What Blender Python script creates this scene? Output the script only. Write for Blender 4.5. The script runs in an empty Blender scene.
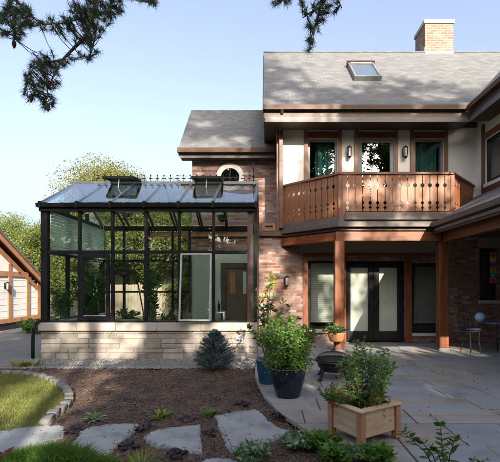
import bpy, bmesh, math, random
import numpy as np
from mathutils import Vector, Matrix

random.seed(7)
RNG = np.random.default_rng(11)
SC = bpy.context.scene
COL = SC.collection
R = math.radians
F = 389.0; CX = 265.0; CY = 285.0; CZ = 1.5        # focal length in px, vanishing point, eye height

def at(px, py, Y): return Vector(((px - CX) * Y / F, Y, CZ + (CY - py) * Y / F))
def gx(px, Y): return (px - CX) * Y / F
def gz(py, Y): return CZ + (CY - py) * Y / F
def gnd(px, py, z=0.0):
    Y = F * (CZ - z) / (py - CY)
    return Vector(((px - CX) * Y / F, Y, z))

SUN = Vector((0.27, -1.0, 0.50)).normalized()       # towards the sun

# ------------------------------------------------------------------ materials
def newmat(name):
    m = bpy.data.materials.new(name); m.use_nodes = True
    nt = m.node_tree; b = nt.nodes['Principled BSDF']
    return m, nt, b

def N(nt, t, **kw):
    n = nt.nodes.new(t)
    for k, v in kw.items():
        if k in n.inputs.keys(): n.inputs[k].default_value = v
        else: setattr(n, k, v)
    return n

def ramp(nt, fac, cols, interp='LINEAR'):
    r = nt.nodes.new('ShaderNodeValToRGB'); r.color_ramp.interpolation = interp
    els = r.color_ramp.elements
    n = len(cols)
    while len(els) < n: els.new(0.5)
    for i, c in enumerate(cols):
        els[i].position = i / max(1, n - 1) if interp == 'LINEAR' else i / n
        els[i].color = (c[0], c[1], c[2], 1)
    nt.links.new(fac, r.inputs['Fac'])
    return r.outputs['Color']

def coords(nt, stretch=(1, 1, 1), rot=(0, 0, 0)):
    tc = nt.nodes.new('ShaderNodeTexCoord'); mp = nt.nodes.new('ShaderNodeMapping')
    mp.inputs['Scale'].default_value = stretch; mp.inputs['Rotation'].default_value = rot
    nt.links.new(tc.outputs['Object'], mp.inputs['Vector'])
    return mp.outputs['Vector']

def add_bump(nt, b, height, strength, dist=0.01):
    bp = nt.nodes.new('ShaderNodeBump'); bp.inputs['Strength'].default_value = strength
    bp.inputs['Distance'].default_value = dist
    nt.links.new(height, bp.inputs['Height']); nt.links.new(bp.outputs['Normal'], b.inputs['Normal'])

def mixv(nt, a, bb, f):
    m = nt.nodes.new('ShaderNodeMix'); m.data_type = 'FLOAT'
    m.inputs['Factor'].default_value = f
    nt.links.new(a, m.inputs[2]); nt.links.new(bb, m.inputs[3])
    return m.outputs[0]

def surf(name, cols, scale=4, rough=0.6, bump=0.15, bscale=60, stretch=(1, 1, 1), island=0.0, metal=0.0,
         interp='LINEAR', dist=0.006, spec=0.5, detail=6, stain=0.0, sscale=1.1):
    m, nt, b = newmat(name)
    v = coords(nt, stretch)
    n = N(nt, 'ShaderNodeTexNoise', Scale=scale, Detail=detail, Roughness=0.6); nt.links.new(v, n.inputs['Vector'])
    mr = N(nt, 'ShaderNodeMapRange'); mr.inputs[1].default_value = 0.28; mr.inputs[2].default_value = 0.72
    nt.links.new(n.outputs['Fac'], mr.inputs[0]); fac = mr.outputs[0]
    if island > 0:
        g = nt.nodes.new('ShaderNodeNewGeometry')
        fac = mixv(nt, fac, g.outputs['Random Per Island'], island)
    colr = ramp(nt, fac, cols, interp)
    if stain:
        tc = nt.nodes.new('ShaderNodeTexCoord'); ns = N(nt, 'ShaderNodeTexNoise', Scale=sscale, Detail=9, Roughness=.68, Distortion=.6); nt.links.new(tc.outputs['Object'], ns.inputs['Vector'])
        mu = N(nt, 'ShaderNodeMix', data_type='RGBA', blend_type='MULTIPLY'); mu.inputs['Factor'].default_value = stain
        nt.links.new(colr, mu.inputs[6]); nt.links.new(ramp(nt, ns.outputs['Fac'], [(.25, .24, .22), (.45, .44, .42), (.95, .95, .94), (1.05, 1.05, 1.04), (1.3, 1.28, 1.24)]), mu.inputs[7]); colr = mu.outputs[2]
    nt.links.new(colr, b.inputs['Base Color'])
    n2 = N(nt, 'ShaderNodeTexNoise', Scale=bscale, Detail=5); nt.links.new(v, n2.inputs['Vector'])
    if bump: add_bump(nt, b, n2.outputs['Fac'], bump, dist)
    mr2 = N(nt, 'ShaderNodeMapRange'); mr2.inputs[3].default_value = max(0.02, rough - 0.12); mr2.inputs[4].default_value = min(1, rough + 0.12)
    nt.links.new(n2.outputs['Fac'], mr2.inputs[0]); nt.links.new(mr2.outputs[0], b.inputs['Roughness'])
    b.inputs['Metallic'].default_value = metal; b.inputs['Specular IOR Level'].default_value = spec
    return m

def tiles(name, pal, w, h, mortar, mcol, zmul=1.0, rough=0.8, bump=0.6, dist=0.006, blot=0.35, axis='xz', noise_pal=0.25, squash=1.0, offset=0.5):
    """bricks or shingles: one colour per unit from a palette, with joints"""
    m, nt, b = newmat(name)
    tc = nt.nodes.new('ShaderNodeTexCoord'); sp = nt.nodes.new('ShaderNodeSeparateXYZ')
    nt.links.new(tc.outputs['Object'], sp.inputs[0])
    ad = N(nt, 'ShaderNodeMath', operation='ADD'); ml = N(nt, 'ShaderNodeMath', operation='MULTIPLY')
    if axis == 'xz':
        nt.links.new(sp.outputs['X'], ad.inputs[0]); nt.links.new(sp.outputs['Y'], ad.inputs[1])
    elif axis == 'x':
        nt.links.new(sp.outputs['X'], ad.inputs[0]); ad.inputs[1].default_value = 3.3
    else:
        nt.links.new(sp.outputs['Y'], ad.inputs[0]); ad.inputs[1].default_value = 3.3
    nt.links.new(sp.outputs['Z'], ml.inputs[0]); ml.inputs[1].default_value = zmul
    cb = nt.nodes.new('ShaderNodeCombineXYZ'); nt.links.new(ad.outputs[0], cb.inputs[0]); nt.links.new(ml.outputs[0], cb.inputs[1])
    # a little wobble so that the courses are not ruler straight
    wn = N(nt, 'ShaderNodeTexNoise', Scale=3.0, Detail=2); nt.links.new(tc.outputs['Object'], wn.inputs['Vector'])
    vs = N(nt, 'ShaderNodeVectorMath', operation='SCALE'); vs.inputs['Scale'].default_value = 0.012
    nt.links.new(wn.outputs['Color'], vs.inputs[0])
    va = N(nt, 'ShaderNodeVectorMath', operation='ADD'); nt.links.new(cb.outputs[0], va.inputs[0]); nt.links.new(vs.outputs[0], va.inputs[1])
    br = N(nt, 'ShaderNodeTexBrick'); br.offset = offset; br.squash = squash
    br.inputs['Color1'].default_value = (0, 0, 0, 1); br.inputs['Color2'].default_value = (1, 1, 1, 1); br.inputs['Mortar'].default_value = (0.5, 0.5, 0.5, 1)
    br.inputs['Scale'].default_value = 1; br.inputs['Mortar Size'].default_value = mortar; br.inputs['Mortar Smooth'].default_value = 0.3
    br.inputs['Brick Width'].default_value = w; br.inputs['Row Height'].default_value = h; br.inputs['Bias'].default_value = 0.0
    nt.links.new(va.outputs[0], br.inputs['Vector'])
    n1 = N(nt, 'ShaderNodeTexNoise', Scale=14, Detail=5); nt.links.new(tc.outputs['Object'], n1.inputs['Vector'])
    bw = nt.nodes.new('ShaderNodeRGBToBW'); nt.links.new(br.outputs['Color'], bw.inputs[0])
    fac = mixv(nt, bw.outputs[0], n1.outputs['Fac'], noise_pal)
    c = ramp(nt, fac, pal)
    n2 = N(nt, 'ShaderNodeTexNoise', Scale=1.3, Detail=4); nt.links.new(tc.outputs['Object'], n2.inputs['Vector'])
    mul = N(nt, 'ShaderNodeMix', data_type='RGBA', blend_type='MULTIPLY'); mul.inputs['Factor'].default_value = blot
    nt.links.new(c, mul.inputs[6]); nt.links.new(ramp(nt, n2.outputs['Fac'], [(.5, .5, .5), (.9, .9, .9), (1.25, 1.2, 1.15)]), mul.inputs[7])
    mx = N(nt, 'ShaderNodeMix', data_type='RGBA'); nt.links.new(br.outputs['Fac'], mx.inputs['Factor'])
    nt.links.new(mul.outputs[2], mx.inputs[6]); mx.inputs[7].default_value = (*mcol, 1)
    nt.links.new(mx.outputs[2], b.inputs['Base Color']); b.inputs['Roughness'].default_value = rough
    inv = N(nt, 'ShaderNodeMath', operation='SUBTRACT'); inv.inputs[0].default_value = 1; nt.links.new(br.outputs['Fac'], inv.inputs[1])
    n3 = N(nt, 'ShaderNodeTexNoise', Scale=70, Detail=4); nt.links.new(tc.outputs['Object'], n3.inputs['Vector'])
    hh = mixv(nt, inv.outputs[0], n3.outputs['Fac'], 0.35)
    hh2 = mixv(nt, hh, bw.outputs[0], 0.25)
    add_bump(nt, b, hh2, bump, dist)
    return m

def leafmat(name, cols, rough=0.55, trans=0.35, spec=0.3):
    m, nt, b = newmat(name)
    g = nt.nodes.new('ShaderNodeNewGeometry')
    tc = nt.nodes.new('ShaderNodeTexCoord')
    n = N(nt, 'ShaderNodeTexNoise', Scale=1.7, Detail=3); nt.links.new(tc.outputs['Object'], n.inputs['Vector'])
    fac = mixv(nt, g.outputs['Random Per Island'], n.outputs['Fac'], 0.35)
    c = ramp(nt, fac, cols)
    nt.links.new(c, b.inputs['Base Color']); b.inputs['Roughness'].default_value = rough
    b.inputs['Specular IOR Level'].default_value = spec
    tr = nt.nodes.new('ShaderNodeBsdfTranslucent'); nt.links.new(c, tr.inputs['Color'])
    ms = nt.nodes.new('ShaderNodeMixShader'); ms.inputs[0].default_value = trans
    nt.links.new(b.outputs[0], ms.inputs[1]); nt.links.new(tr.outputs[0], ms.inputs[2])
    nt.links.new(ms.outputs[0], nt.nodes['Material Output'].inputs['Surface'])
    return m

def glass(name, tint=(0.9, 0.95, 0.92), base=0.05, wav=0.02, gl=(1, 1, 1)):
    m, nt, b = newmat(name); nt.nodes.remove(b)
    lw = nt.nodes.new('ShaderNodeLayerWeight'); lw.inputs['Blend'].default_value = 0.5
    p = N(nt, 'ShaderNodeMath', operation='POWER'); p.inputs[1].default_value = 5; nt.links.new(lw.outputs['Facing'], p.inputs[0])
    ma = N(nt, 'ShaderNodeMath', operation='MULTIPLY_ADD'); ma.inputs[1].default_value = 1 - base; ma.inputs[2].default_value = base
    nt.links.new(p.outputs[0], ma.inputs[0])
    t = nt.nodes.new('ShaderNodeBsdfTransparent'); t.inputs[0].default_value = (*tint, 1)
    g = nt.nodes.new('ShaderNodeBsdfGlossy'); g.inputs['Roughness'].default_value = 0.0; g.inputs['Color'].default_value = (*gl, 1)
    tc = nt.nodes.new('ShaderNodeTexCoord')
    n = N(nt, 'ShaderNodeTexNoise', Scale=1.6, Detail=1); nt.links.new(tc.outputs['Object'], n.inputs['Vector'])
    bp = nt.nodes.new('ShaderNodeBump'); bp.inputs['Strength'].default_value = wav; bp.inputs['Distance'].default_value = 0.1
    nt.links.new(n.outputs['Fac'], bp.inputs['Height']); nt.links.new(bp.outputs['Normal'], g.inputs['Normal'])
    ms = nt.nodes.new('ShaderNodeMixShader'); nt.links.new(ma.outputs[0], ms.inputs[0])
    nt.links.new(t.outputs[0], ms.inputs[1]); nt.links.new(g.outputs[0], ms.inputs[2])
    nt.links.new(ms.outputs[0], nt.nodes['Material Output'].inputs['Surface'])
    return m

MT = {}
MT['brick'] = tiles('brick', [(.07, .036, .03), (.20, .068, .042), (.26, .105, .065), (.33, .25, .21), (.15, .06, .045), (.30, .16, .11), (.21, .14, .12), (.24, .09, .055), (.40, .32, .27), (.17, .07, .05), (.29, .22, .20), (.46, .39, .34)], .21, .072, .008, (.22, .185, .16), blot=.6, noise_pal=.12, bump=.8, dist=.009)
MT['chimney_brick'] = tiles('chimney_brick', [(.15, .05, .034), (.22, .085, .055), (.28, .12, .08), (.19, .07, .047), (.36, .21, .155)], .225, .078, .011, (.27, .21, .17), blot=.35)
SH = [(.072, .075, .081), (.094, .097, .103), (.108, .110, .114), (.132, .131, .131), (.098, .10, .106), (.155, .151, .147)]
MT['shingle_front'] = tiles('shingle_front', SH, .19, .115, .005, (.07, .07, .075), zmul=1.414, axis='x', rough=.9, bump=.7, dist=.012, blot=.4)
MT['shingle_side'] = tiles('shingle_side', SH, .19, .115, .005, (.07, .07, .075), zmul=1.414, axis='y', rough=.9, bump=.7, dist=.012, blot=.4)
MT['shingle_dark'] = tiles('shingle_dark', [(.08, .065, .055), (.12, .10, .085), (.16, .13, .11)], .24, .07, .006, (.06, .05, .05), axis='y', rough=.9, blot=.4)
WO = [(.05, .014, .005), (.13, .036, .011), (.20, .060, .018), (.28, .098, .034)]
MT['wood_v'] = surf('wood_v', WO, scale=2.2, rough=.42, bump=.25, bscale=9, stretch=(9, 9, .7), island=.25, stain=.5, sscale=2.5)
MT['wood_h'] = surf('wood_h', WO, scale=2.2, rough=.42, bump=.25, bscale=9, stretch=(.7, 9, 9), island=.25, stain=.5, sscale=2.5)
MT['wood_y'] = surf('wood_y', [(.06, .02, .01), (.12, .042, .018), (.17, .062, .027)], scale=2.2, rough=.42, bump=.25, bscale=9, stretch=(9, .7, 9), island=.25)
MT['picket'] = surf('picket', [(.13, .043, .016), (.21, .074, .028), (.28, .108, .043), (.35, .15, .066)], scale=2.2, rough=.5, bump=.25, bscale=9, stretch=(8, 8, .7), island=.6, stain=.5, sscale=3)
MT['trim'] = surf('trim', [(.13, .055, .03), (.22, .098, .05), (.29, .135, .07)], scale=2.5, rough=.5, bump=.2, bscale=10, stretch=(6, 6, 1), island=.3)
MT['dark_wood'] = surf('dark_wood', [(.045, .028, .020), (.075, .046, .032), (.10, .062, .043)], scale=3, rough=.5, bump=.15, bscale=14, stretch=(1, 4, 4), island=.2)
MT['gutter'] = surf('gutter', [(.05, .024, .015), (.085, .041, .025), (.12, .06, .037)], scale=2, rough=.42, bump=.08, bscale=30, stretch=(.5, 2, 4), metal=.0)
MT['grey_board'] = surf('grey_board', [(.085, .067, .06), (.12, .096, .085), (.16, .13, .115)], scale=3, rough=.5, bump=.12, bscale=16, stretch=(.7, 5, 5))
MT['stucco'] = surf('stucco', [(.70, .655, .58), (.76, .715, .64), (.80, .76, .69)], scale=1.8, rough=.85, bump=.35, bscale=130, dist=.004, stain=.18, sscale=1.5)
MT['beige'] = surf('beige', [(.27, .215, .155), (.32, .26, .19)], scale=2, rough=.8, bump=.15, bscale=60)
MT['pale_trim'] = surf('pale_trim', [(.60, .57, .52), (.68, .65, .60)], scale=5, rough=.6, bump=.1, bscale=60)
MT['sill'] = surf('sill', [(.42, .40, .37), (.55, .52, .48)], scale=8, rough=.75, bump=.3, bscale=70)
MT['black_metal'] = surf('black_metal', [(.005, .006, .007), (.010, .011, .012), (.016, .017, .018)], scale=3, rough=.4, bump=.03, bscale=60, spec=.2)
MT['black_frame'] = surf('black_frame', [(.008, .008, .009), (.015, .015, .016)], scale=3, rough=.42, bump=.05, bscale=40, spec=.25)
MT['grey_frame'] = surf('grey_frame', [(.13, .14, .155), (.19, .20, .215)], scale=3, rough=.45, bump=.05, bscale=40)
MT['pale_frame'] = surf('pale_frame', [(.50, .48, .46), (.62, .60, .57)], scale=4, rough=.4, bump=.04, bscale=40)
MT['lead'] = surf('lead', [(.13, .135, .14), (.2, .205, .21)], scale=5, rough=.5, bump=.1, bscale=30, metal=.4)
MT['iron'] = surf('iron', [(.012, .011, .010), (.03, .027, .025)], scale=14, rough=.5, bump=.25, bscale=120, metal=.3)
MT['stone'] = surf('stone', [(.17, .15, .13), (.25, .22, .19), (.32, .285, .25), (.39, .35, .31)], scale=5, rough=.85, bump=.55, bscale=34, island=.6, dist=.014, stain=.5, sscale=3)
MT['coping'] = surf('coping', [(.31, .27, .23), (.39, .345, .30)], scale=4, rough=.8, bump=.3, bscale=50, island=.3)
MT['mortar'] = surf('mortar', [(.27, .24, .20), (.34, .30, .26)], scale=12, rough=.95, bump=.4, bscale=90)
MT['paver'] = surf('paver', [(.155, .172, .19), (.205, .222, .24), (.25, .26, .27), (.225, .235, .245), (.28, .265, .245), (.24, .215, .19), (.34, .30, .25)], scale=1.4, rough=.68, bump=.35, bscale=22, island=.72, dist=.008, detail=8, stain=.75, sscale=1.6)
MT['flag'] = surf('flag', [(.205, .215, .22), (.265, .272, .268), (.315, .312, .30)], scale=3.2, rough=.75, bump=.6, bscale=20, dist=.014, detail=8, stain=.85, sscale=3.5)
MT['joint'] = surf('joint', [(.045, .055, .028), (.08, .075, .055), (.13, .115, .09)], scale=20, rough=.95, bump=.5, bscale=90)
MT['mulch'] = surf('mulch', [(.042, .029, .023), (.08, .053, .041), (.125, .08, .057), (.19, .113, .07)], scale=3.2, rough=.95, bump=1.0, bscale=75, dist=.03, detail=9)
MT['chip'] = surf('chip', [(.03, .022, .019), (.07, .048, .038), (.12, .076, .055), (.19, .108, .062), (.27, .17, .11)], scale=2.0, rough=.9, bump=.2, bscale=200, island=.62)
MT['gravel'] = surf('gravel', [(.085, .088, .092), (.13, .13, .13), (.19, .18, .165)], scale=60, rough=.95, bump=.9, bscale=90, dist=.02)
MT['pebble'] = surf('pebble', [(.09, .092, .098), (.16, .16, .16), (.20, .185, .165), (.32, .305, .28)], scale=9, rough=.85, bump=.2, bscale=80, island=.8)
MT['asphalt'] = surf('asphalt', [(.085, .092, .10), (.12, .127, .135), (.16, .165, .17)], scale=1.2, rough=.9, bump=.5, bscale=160, dist=.008, detail=10, stain=.5, sscale=.8)
MT['edging'] = surf('edging', [(.10, .097, .094), (.155, .148, .14), (.21, .195, .18)], scale=9, rough=.85, bump=.6, bscale=45, dist=.012)
MT['soil'] = surf('soil', [(.05, .036, .027), (.10, .07, .05), (.15, .11, .075)], scale=2, rough=1, bump=.8, bscale=40, dist=.03)
MT['turf'] = surf('turf', [(.08, .10, .03), (.12, .145, .04), (.16, .17, .055)], scale=1.3, rough=1, bump=.8, bscale=90, dist=.03)
MT['blade'] = leafmat('blade', [(.10, .13, .03), (.17, .195, .045), (.24, .245, .065), (.31, .285, .10)], trans=.3)
MT['meadow'] = surf('meadow', [(.05, .07, .022), (.085, .105, .035), (.13, .13, .05)], scale=.35, rough=1, bump=.5, bscale=20, dist=.05, detail=10)
MT['siding'] = surf('siding', [(.60, .59, .57), (.70, .69, .67)], scale=2, rough=.6, bump=.15, bscale=40)
MT['garage_timber'] = surf('garage_timber', [(.25, .115, .055), (.33, .16, .08), (.40, .205, .105)], scale=2, rough=.55, bump=.2, bscale=12, stretch=(4, 2, 2))
MT['fence'] = surf('fence', [(.17, .135, .105), (.24, .195, .15), (.30, .25, .20)], scale=2, rough=.85, bump=.3, bscale=14, stretch=(5, 5, .6), island=.5)
MT['neigh_wall'] = surf('neigh_wall', [(.42, .40, .33), (.50, .47, .40)], scale=1, rough=.85, bump=.1)
MT['neigh_roof'] = surf('neigh_roof', [(.11, .125, .105), (.16, .175, .15)], scale=2, rough=.9, bump=.3, bscale=12)
MT['cedar'] = surf('cedar', [(.30, .175, .095), (.41, .265, .16), (.50, .35, .225), (.56, .41, .28)], scale=1.7, rough=.7, bump=.25, bscale=10, stretch=(1.6, 1.6, 10), island=.25, stain=.5, sscale=6)
MT['cedar_post'] = surf('cedar_post', [(.22, .10, .05), (.32, .16, .085), (.38, .21, .12)], scale=2, rough=.7, bump=.25, bscale=10, stretch=(10, 10, 1), island=.3)
MT['glaze_black'] = surf('glaze_black', [(.006, .008, .017), (.012, .016, .036)], scale=5, rough=.18, bump=.03, bscale=30)
MT['glaze_blue'] = surf('glaze_blue', [(.012, .055, .11), (.02, .085, .155)], scale=6, rough=.22, bump=.05, bscale=30)
MT['turquoise'] = surf('turquoise', [(.02, .19, .26), (.03, .26, .33)], scale=6, rough=.3, bump=.05)
MT['terracotta'] = surf('terracotta', [(.30, .12, .05), (.42, .18, .075), (.50, .24, .11)], scale=7, rough=.7, bump=.2, bscale=50)
MT['brown_pot'] = surf('brown_pot', [(.11, .085, .06), (.17, .13, .09)], scale=6, rough=.7, bump=.15)
MT['cushion'] = surf('cushion', [(.008, .011, .025), (.015, .02, .04)], scale=12, rough=.85, bump=.3, bscale=200)
MT['table_top'] = surf('table_top', [(.07, .10, .19), (.12, .16, .27)], scale=8, rough=.2, bump=.05)
MT['globe'] = surf('globe', [(.22, .40, .60), (.36, .55, .72)], scale=6, rough=.12, bump=.02)
MT['bark'] = surf('bark', [(.05, .037, .028), (.10, .075, .055), (.15, .115, .085)], scale=5, rough=.95, bump=1, bscale=18, stretch=(3, 3, .6), dist=.03)
MT['twig'] = surf('twig', [(.045, .03, .02), (.085, .06, .04)], scale=9, rough=.9, bump=.4, bscale=60)
MT['green_stem'] = surf('green_stem', [(.05, .075, .025), (.09, .12, .04)], scale=9, rough=.7, bump=.1)
MT['pine'] = leafmat('pine', [(.028, .052, .032), (.045, .08, .045), (.065, .105, .055), (.095, .125, .055)], trans=.3)
MT['pine_brown'] = leafmat('pine_brown', [(.13, .06, .025), (.20, .10, .04)], trans=.1)
MT['cone'] = surf('cone', [(.045, .028, .018), (.10, .062, .04)], scale=20, rough=.9, bump=.9, bscale=60, dist=.01)
MT['spruce'] = leafmat('spruce', [(.035, .062, .062), (.06, .098, .10), (.095, .14, .145), (.15, .195, .20)], trans=.08)
MT['oak'] = leafmat('oak', [(.025, .048, .014), (.045, .078, .02), (.07, .11, .028), (.10, .135, .036)], trans=.4)
MT['yellow_tree'] = leafmat('yellow_tree', [(.075, .10, .03), (.14, .155, .042), (.21, .205, .06), (.28, .25, .085)], trans=.45)
MT['lime_tree'] = leafmat('lime_tree', [(.055, .085, .022), (.10, .135, .034), (.16, .185, .045), (.24, .225, .06)], trans=.45)
MT['bush_green'] = leafmat('bush_green', [(.045, .105, .018), (.085, .175, .03), (.135, .245, .045), (.21, .32, .07)], trans=.4)
MT['lemon_leaf'] = leafmat('lemon_leaf', [(.03, .065, .02), (.05, .10, .025), (.09, .15, .03), (.30, .33, .05)], trans=.4, rough=.35)
MT['lemon_tip'] = leafmat('lemon_tip', [(.28, .32, .045), (.40, .42, .07)], trans=.45, rough=.35)
MT['herb'] = leafmat('herb', [(.06, .13, .03), (.11, .20, .05), (.165, .265, .075), (.25, .32, .09)], trans=.45)
MT['herb_yellow'] = leafmat('herb_yellow', [(.24, .22, .03), (.36, .31, .05)], trans=.4)
MT['red_flower'] = leafmat('red_flower', [(.38, .012, .015), (.55, .03, .03)], trans=.25)
MT['variegated'] = leafmat('variegated', [(.06, .12, .04), (.11, .19, .07), (.26, .34, .22), (.45, .52, .40)], trans=.3)
MT['lime_leaf'] = leafmat('lime_leaf', [(.10, .17, .02), (.20, .29, .035), (.33, .40, .07)], trans=.4)
MT['dark_leaf'] = leafmat('dark_leaf', [(.010, .007, .012), (.022, .013, .02), (.035, .02, .028)], trans=.1)
MT['wine_leaf'] = leafmat('wine_leaf', [(.12, .012, .02), (.24, .03, .045)], trans=.3)
MT['ivy'] = leafmat('ivy', [(.03, .065, .03), (.06, .11, .05), (.12, .18, .10)], trans=.3)
MT['indoor'] = leafmat('indoor', [(.03, .075, .022), (.06, .14, .035), (.11, .21, .05)], trans=.45)
MT['fern_grass'] = leafmat('fern_grass', [(.055, .13, .018), (.10, .20, .028), (.16, .28, .045)], trans=.4)
MT['glass_gh'] = glass('glass_gh', tint=(.93, .955, .93), base=.045, wav=.02)
MT['sash_grey'] = surf('sash_grey', [(.30, .295, .29), (.40, .39, .375)], scale=4, rough=.4, bump=.04, bscale=40)
MT['glass_sash'] = glass('glass_sash', tint=(.85, .90, .87), base=.16, wav=.02)
MT['glass_roof'] = glass('glass_roof', tint=(.80, .86, .86), base=.16, wav=.05)
MT['glass_house'] = glass('glass_house', tint=(.93, .95, .94), base=.042, wav=.02)
MT['glass_dark'] = glass('glass_dark', tint=(.45, .5, .5), base=.13, wav=.025)
MT['skylight_glass'] = glass('skylight_glass', tint=(.75, .8, .85), base=.40, wav=.01)
MT['teal'] = surf('teal', [(.010, .055, .048), (.018, .095, .082), (.028, .135, .118)], scale=2, rough=.85, bump=.1, stretch=(6, 1, .4))
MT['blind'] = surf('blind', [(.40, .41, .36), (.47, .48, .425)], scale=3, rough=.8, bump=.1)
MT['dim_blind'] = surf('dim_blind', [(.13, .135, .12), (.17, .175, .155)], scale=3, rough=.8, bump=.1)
MT['sheer'] = surf('sheer', [(.66, .65, .58), (.74, .73, .66)], scale=2, rough=.85, bump=.1, stretch=(6, 1, .4))
MT['gh_blind'] = surf('gh_blind', [(.52, .58, .53), (.60, .66, .61)], scale=2, rough=.85, bump=.1)
MT['interior'] = surf('interior', [(.05, .045, .04), (.07, .06, .055)], scale=1, rough=.9, bump=0)
MT['plaster'] = surf('plaster', [(.42, .47, .39), (.48, .53, .45)], scale=1.5, rough=.9, bump=.15)
MT['floor_tile'] = surf('floor_tile', [(.20, .19, .17), (.27, .25, .22)], scale=3, rough=.6, bump=.1)
MT['white_plastic'] = surf('white_plastic', [(.62, .62, .62), (.70, .70, .70)], scale=4, rough=.4, bump=0)
MT['lamp_glass'] = surf('lamp_glass', [(.35, .33, .30), (.5, .48, .44)], scale=8, rough=.25, bump=.1)
_m = MT['gh_blind']; _nt = _m.node_tree; _t = _nt.nodes.new('ShaderNodeBsdfTranslucent'); _t.inputs[0].default_value = (.82, .92, .82, 1); _x = _nt.nodes.new('ShaderNodeMixShader'); _x.inputs[0].default_value = .6
_nt.links.new(_nt.nodes['Principled BSDF'].outputs[0], _x.inputs[1]); _nt.links.new(_t.outputs[0], _x.inputs[2]); _nt.links.new(_x.outputs[0], _nt.nodes['Material Output'].inputs['Surface'])
for nm, c in (('sg_red', (.75, .05, .035)), ('sg_teal', (.10, .62, .50)), ('sg_orange', (.80, .32, .05)), ('sg_blue', (.08, .18, .68)), ('sg_yellow', (.80, .60, .12))):
    MT[nm] = surf(nm, [c, tuple(v * 1.15 for v in c)], scale=12, rough=.15, bump=.1)

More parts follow.
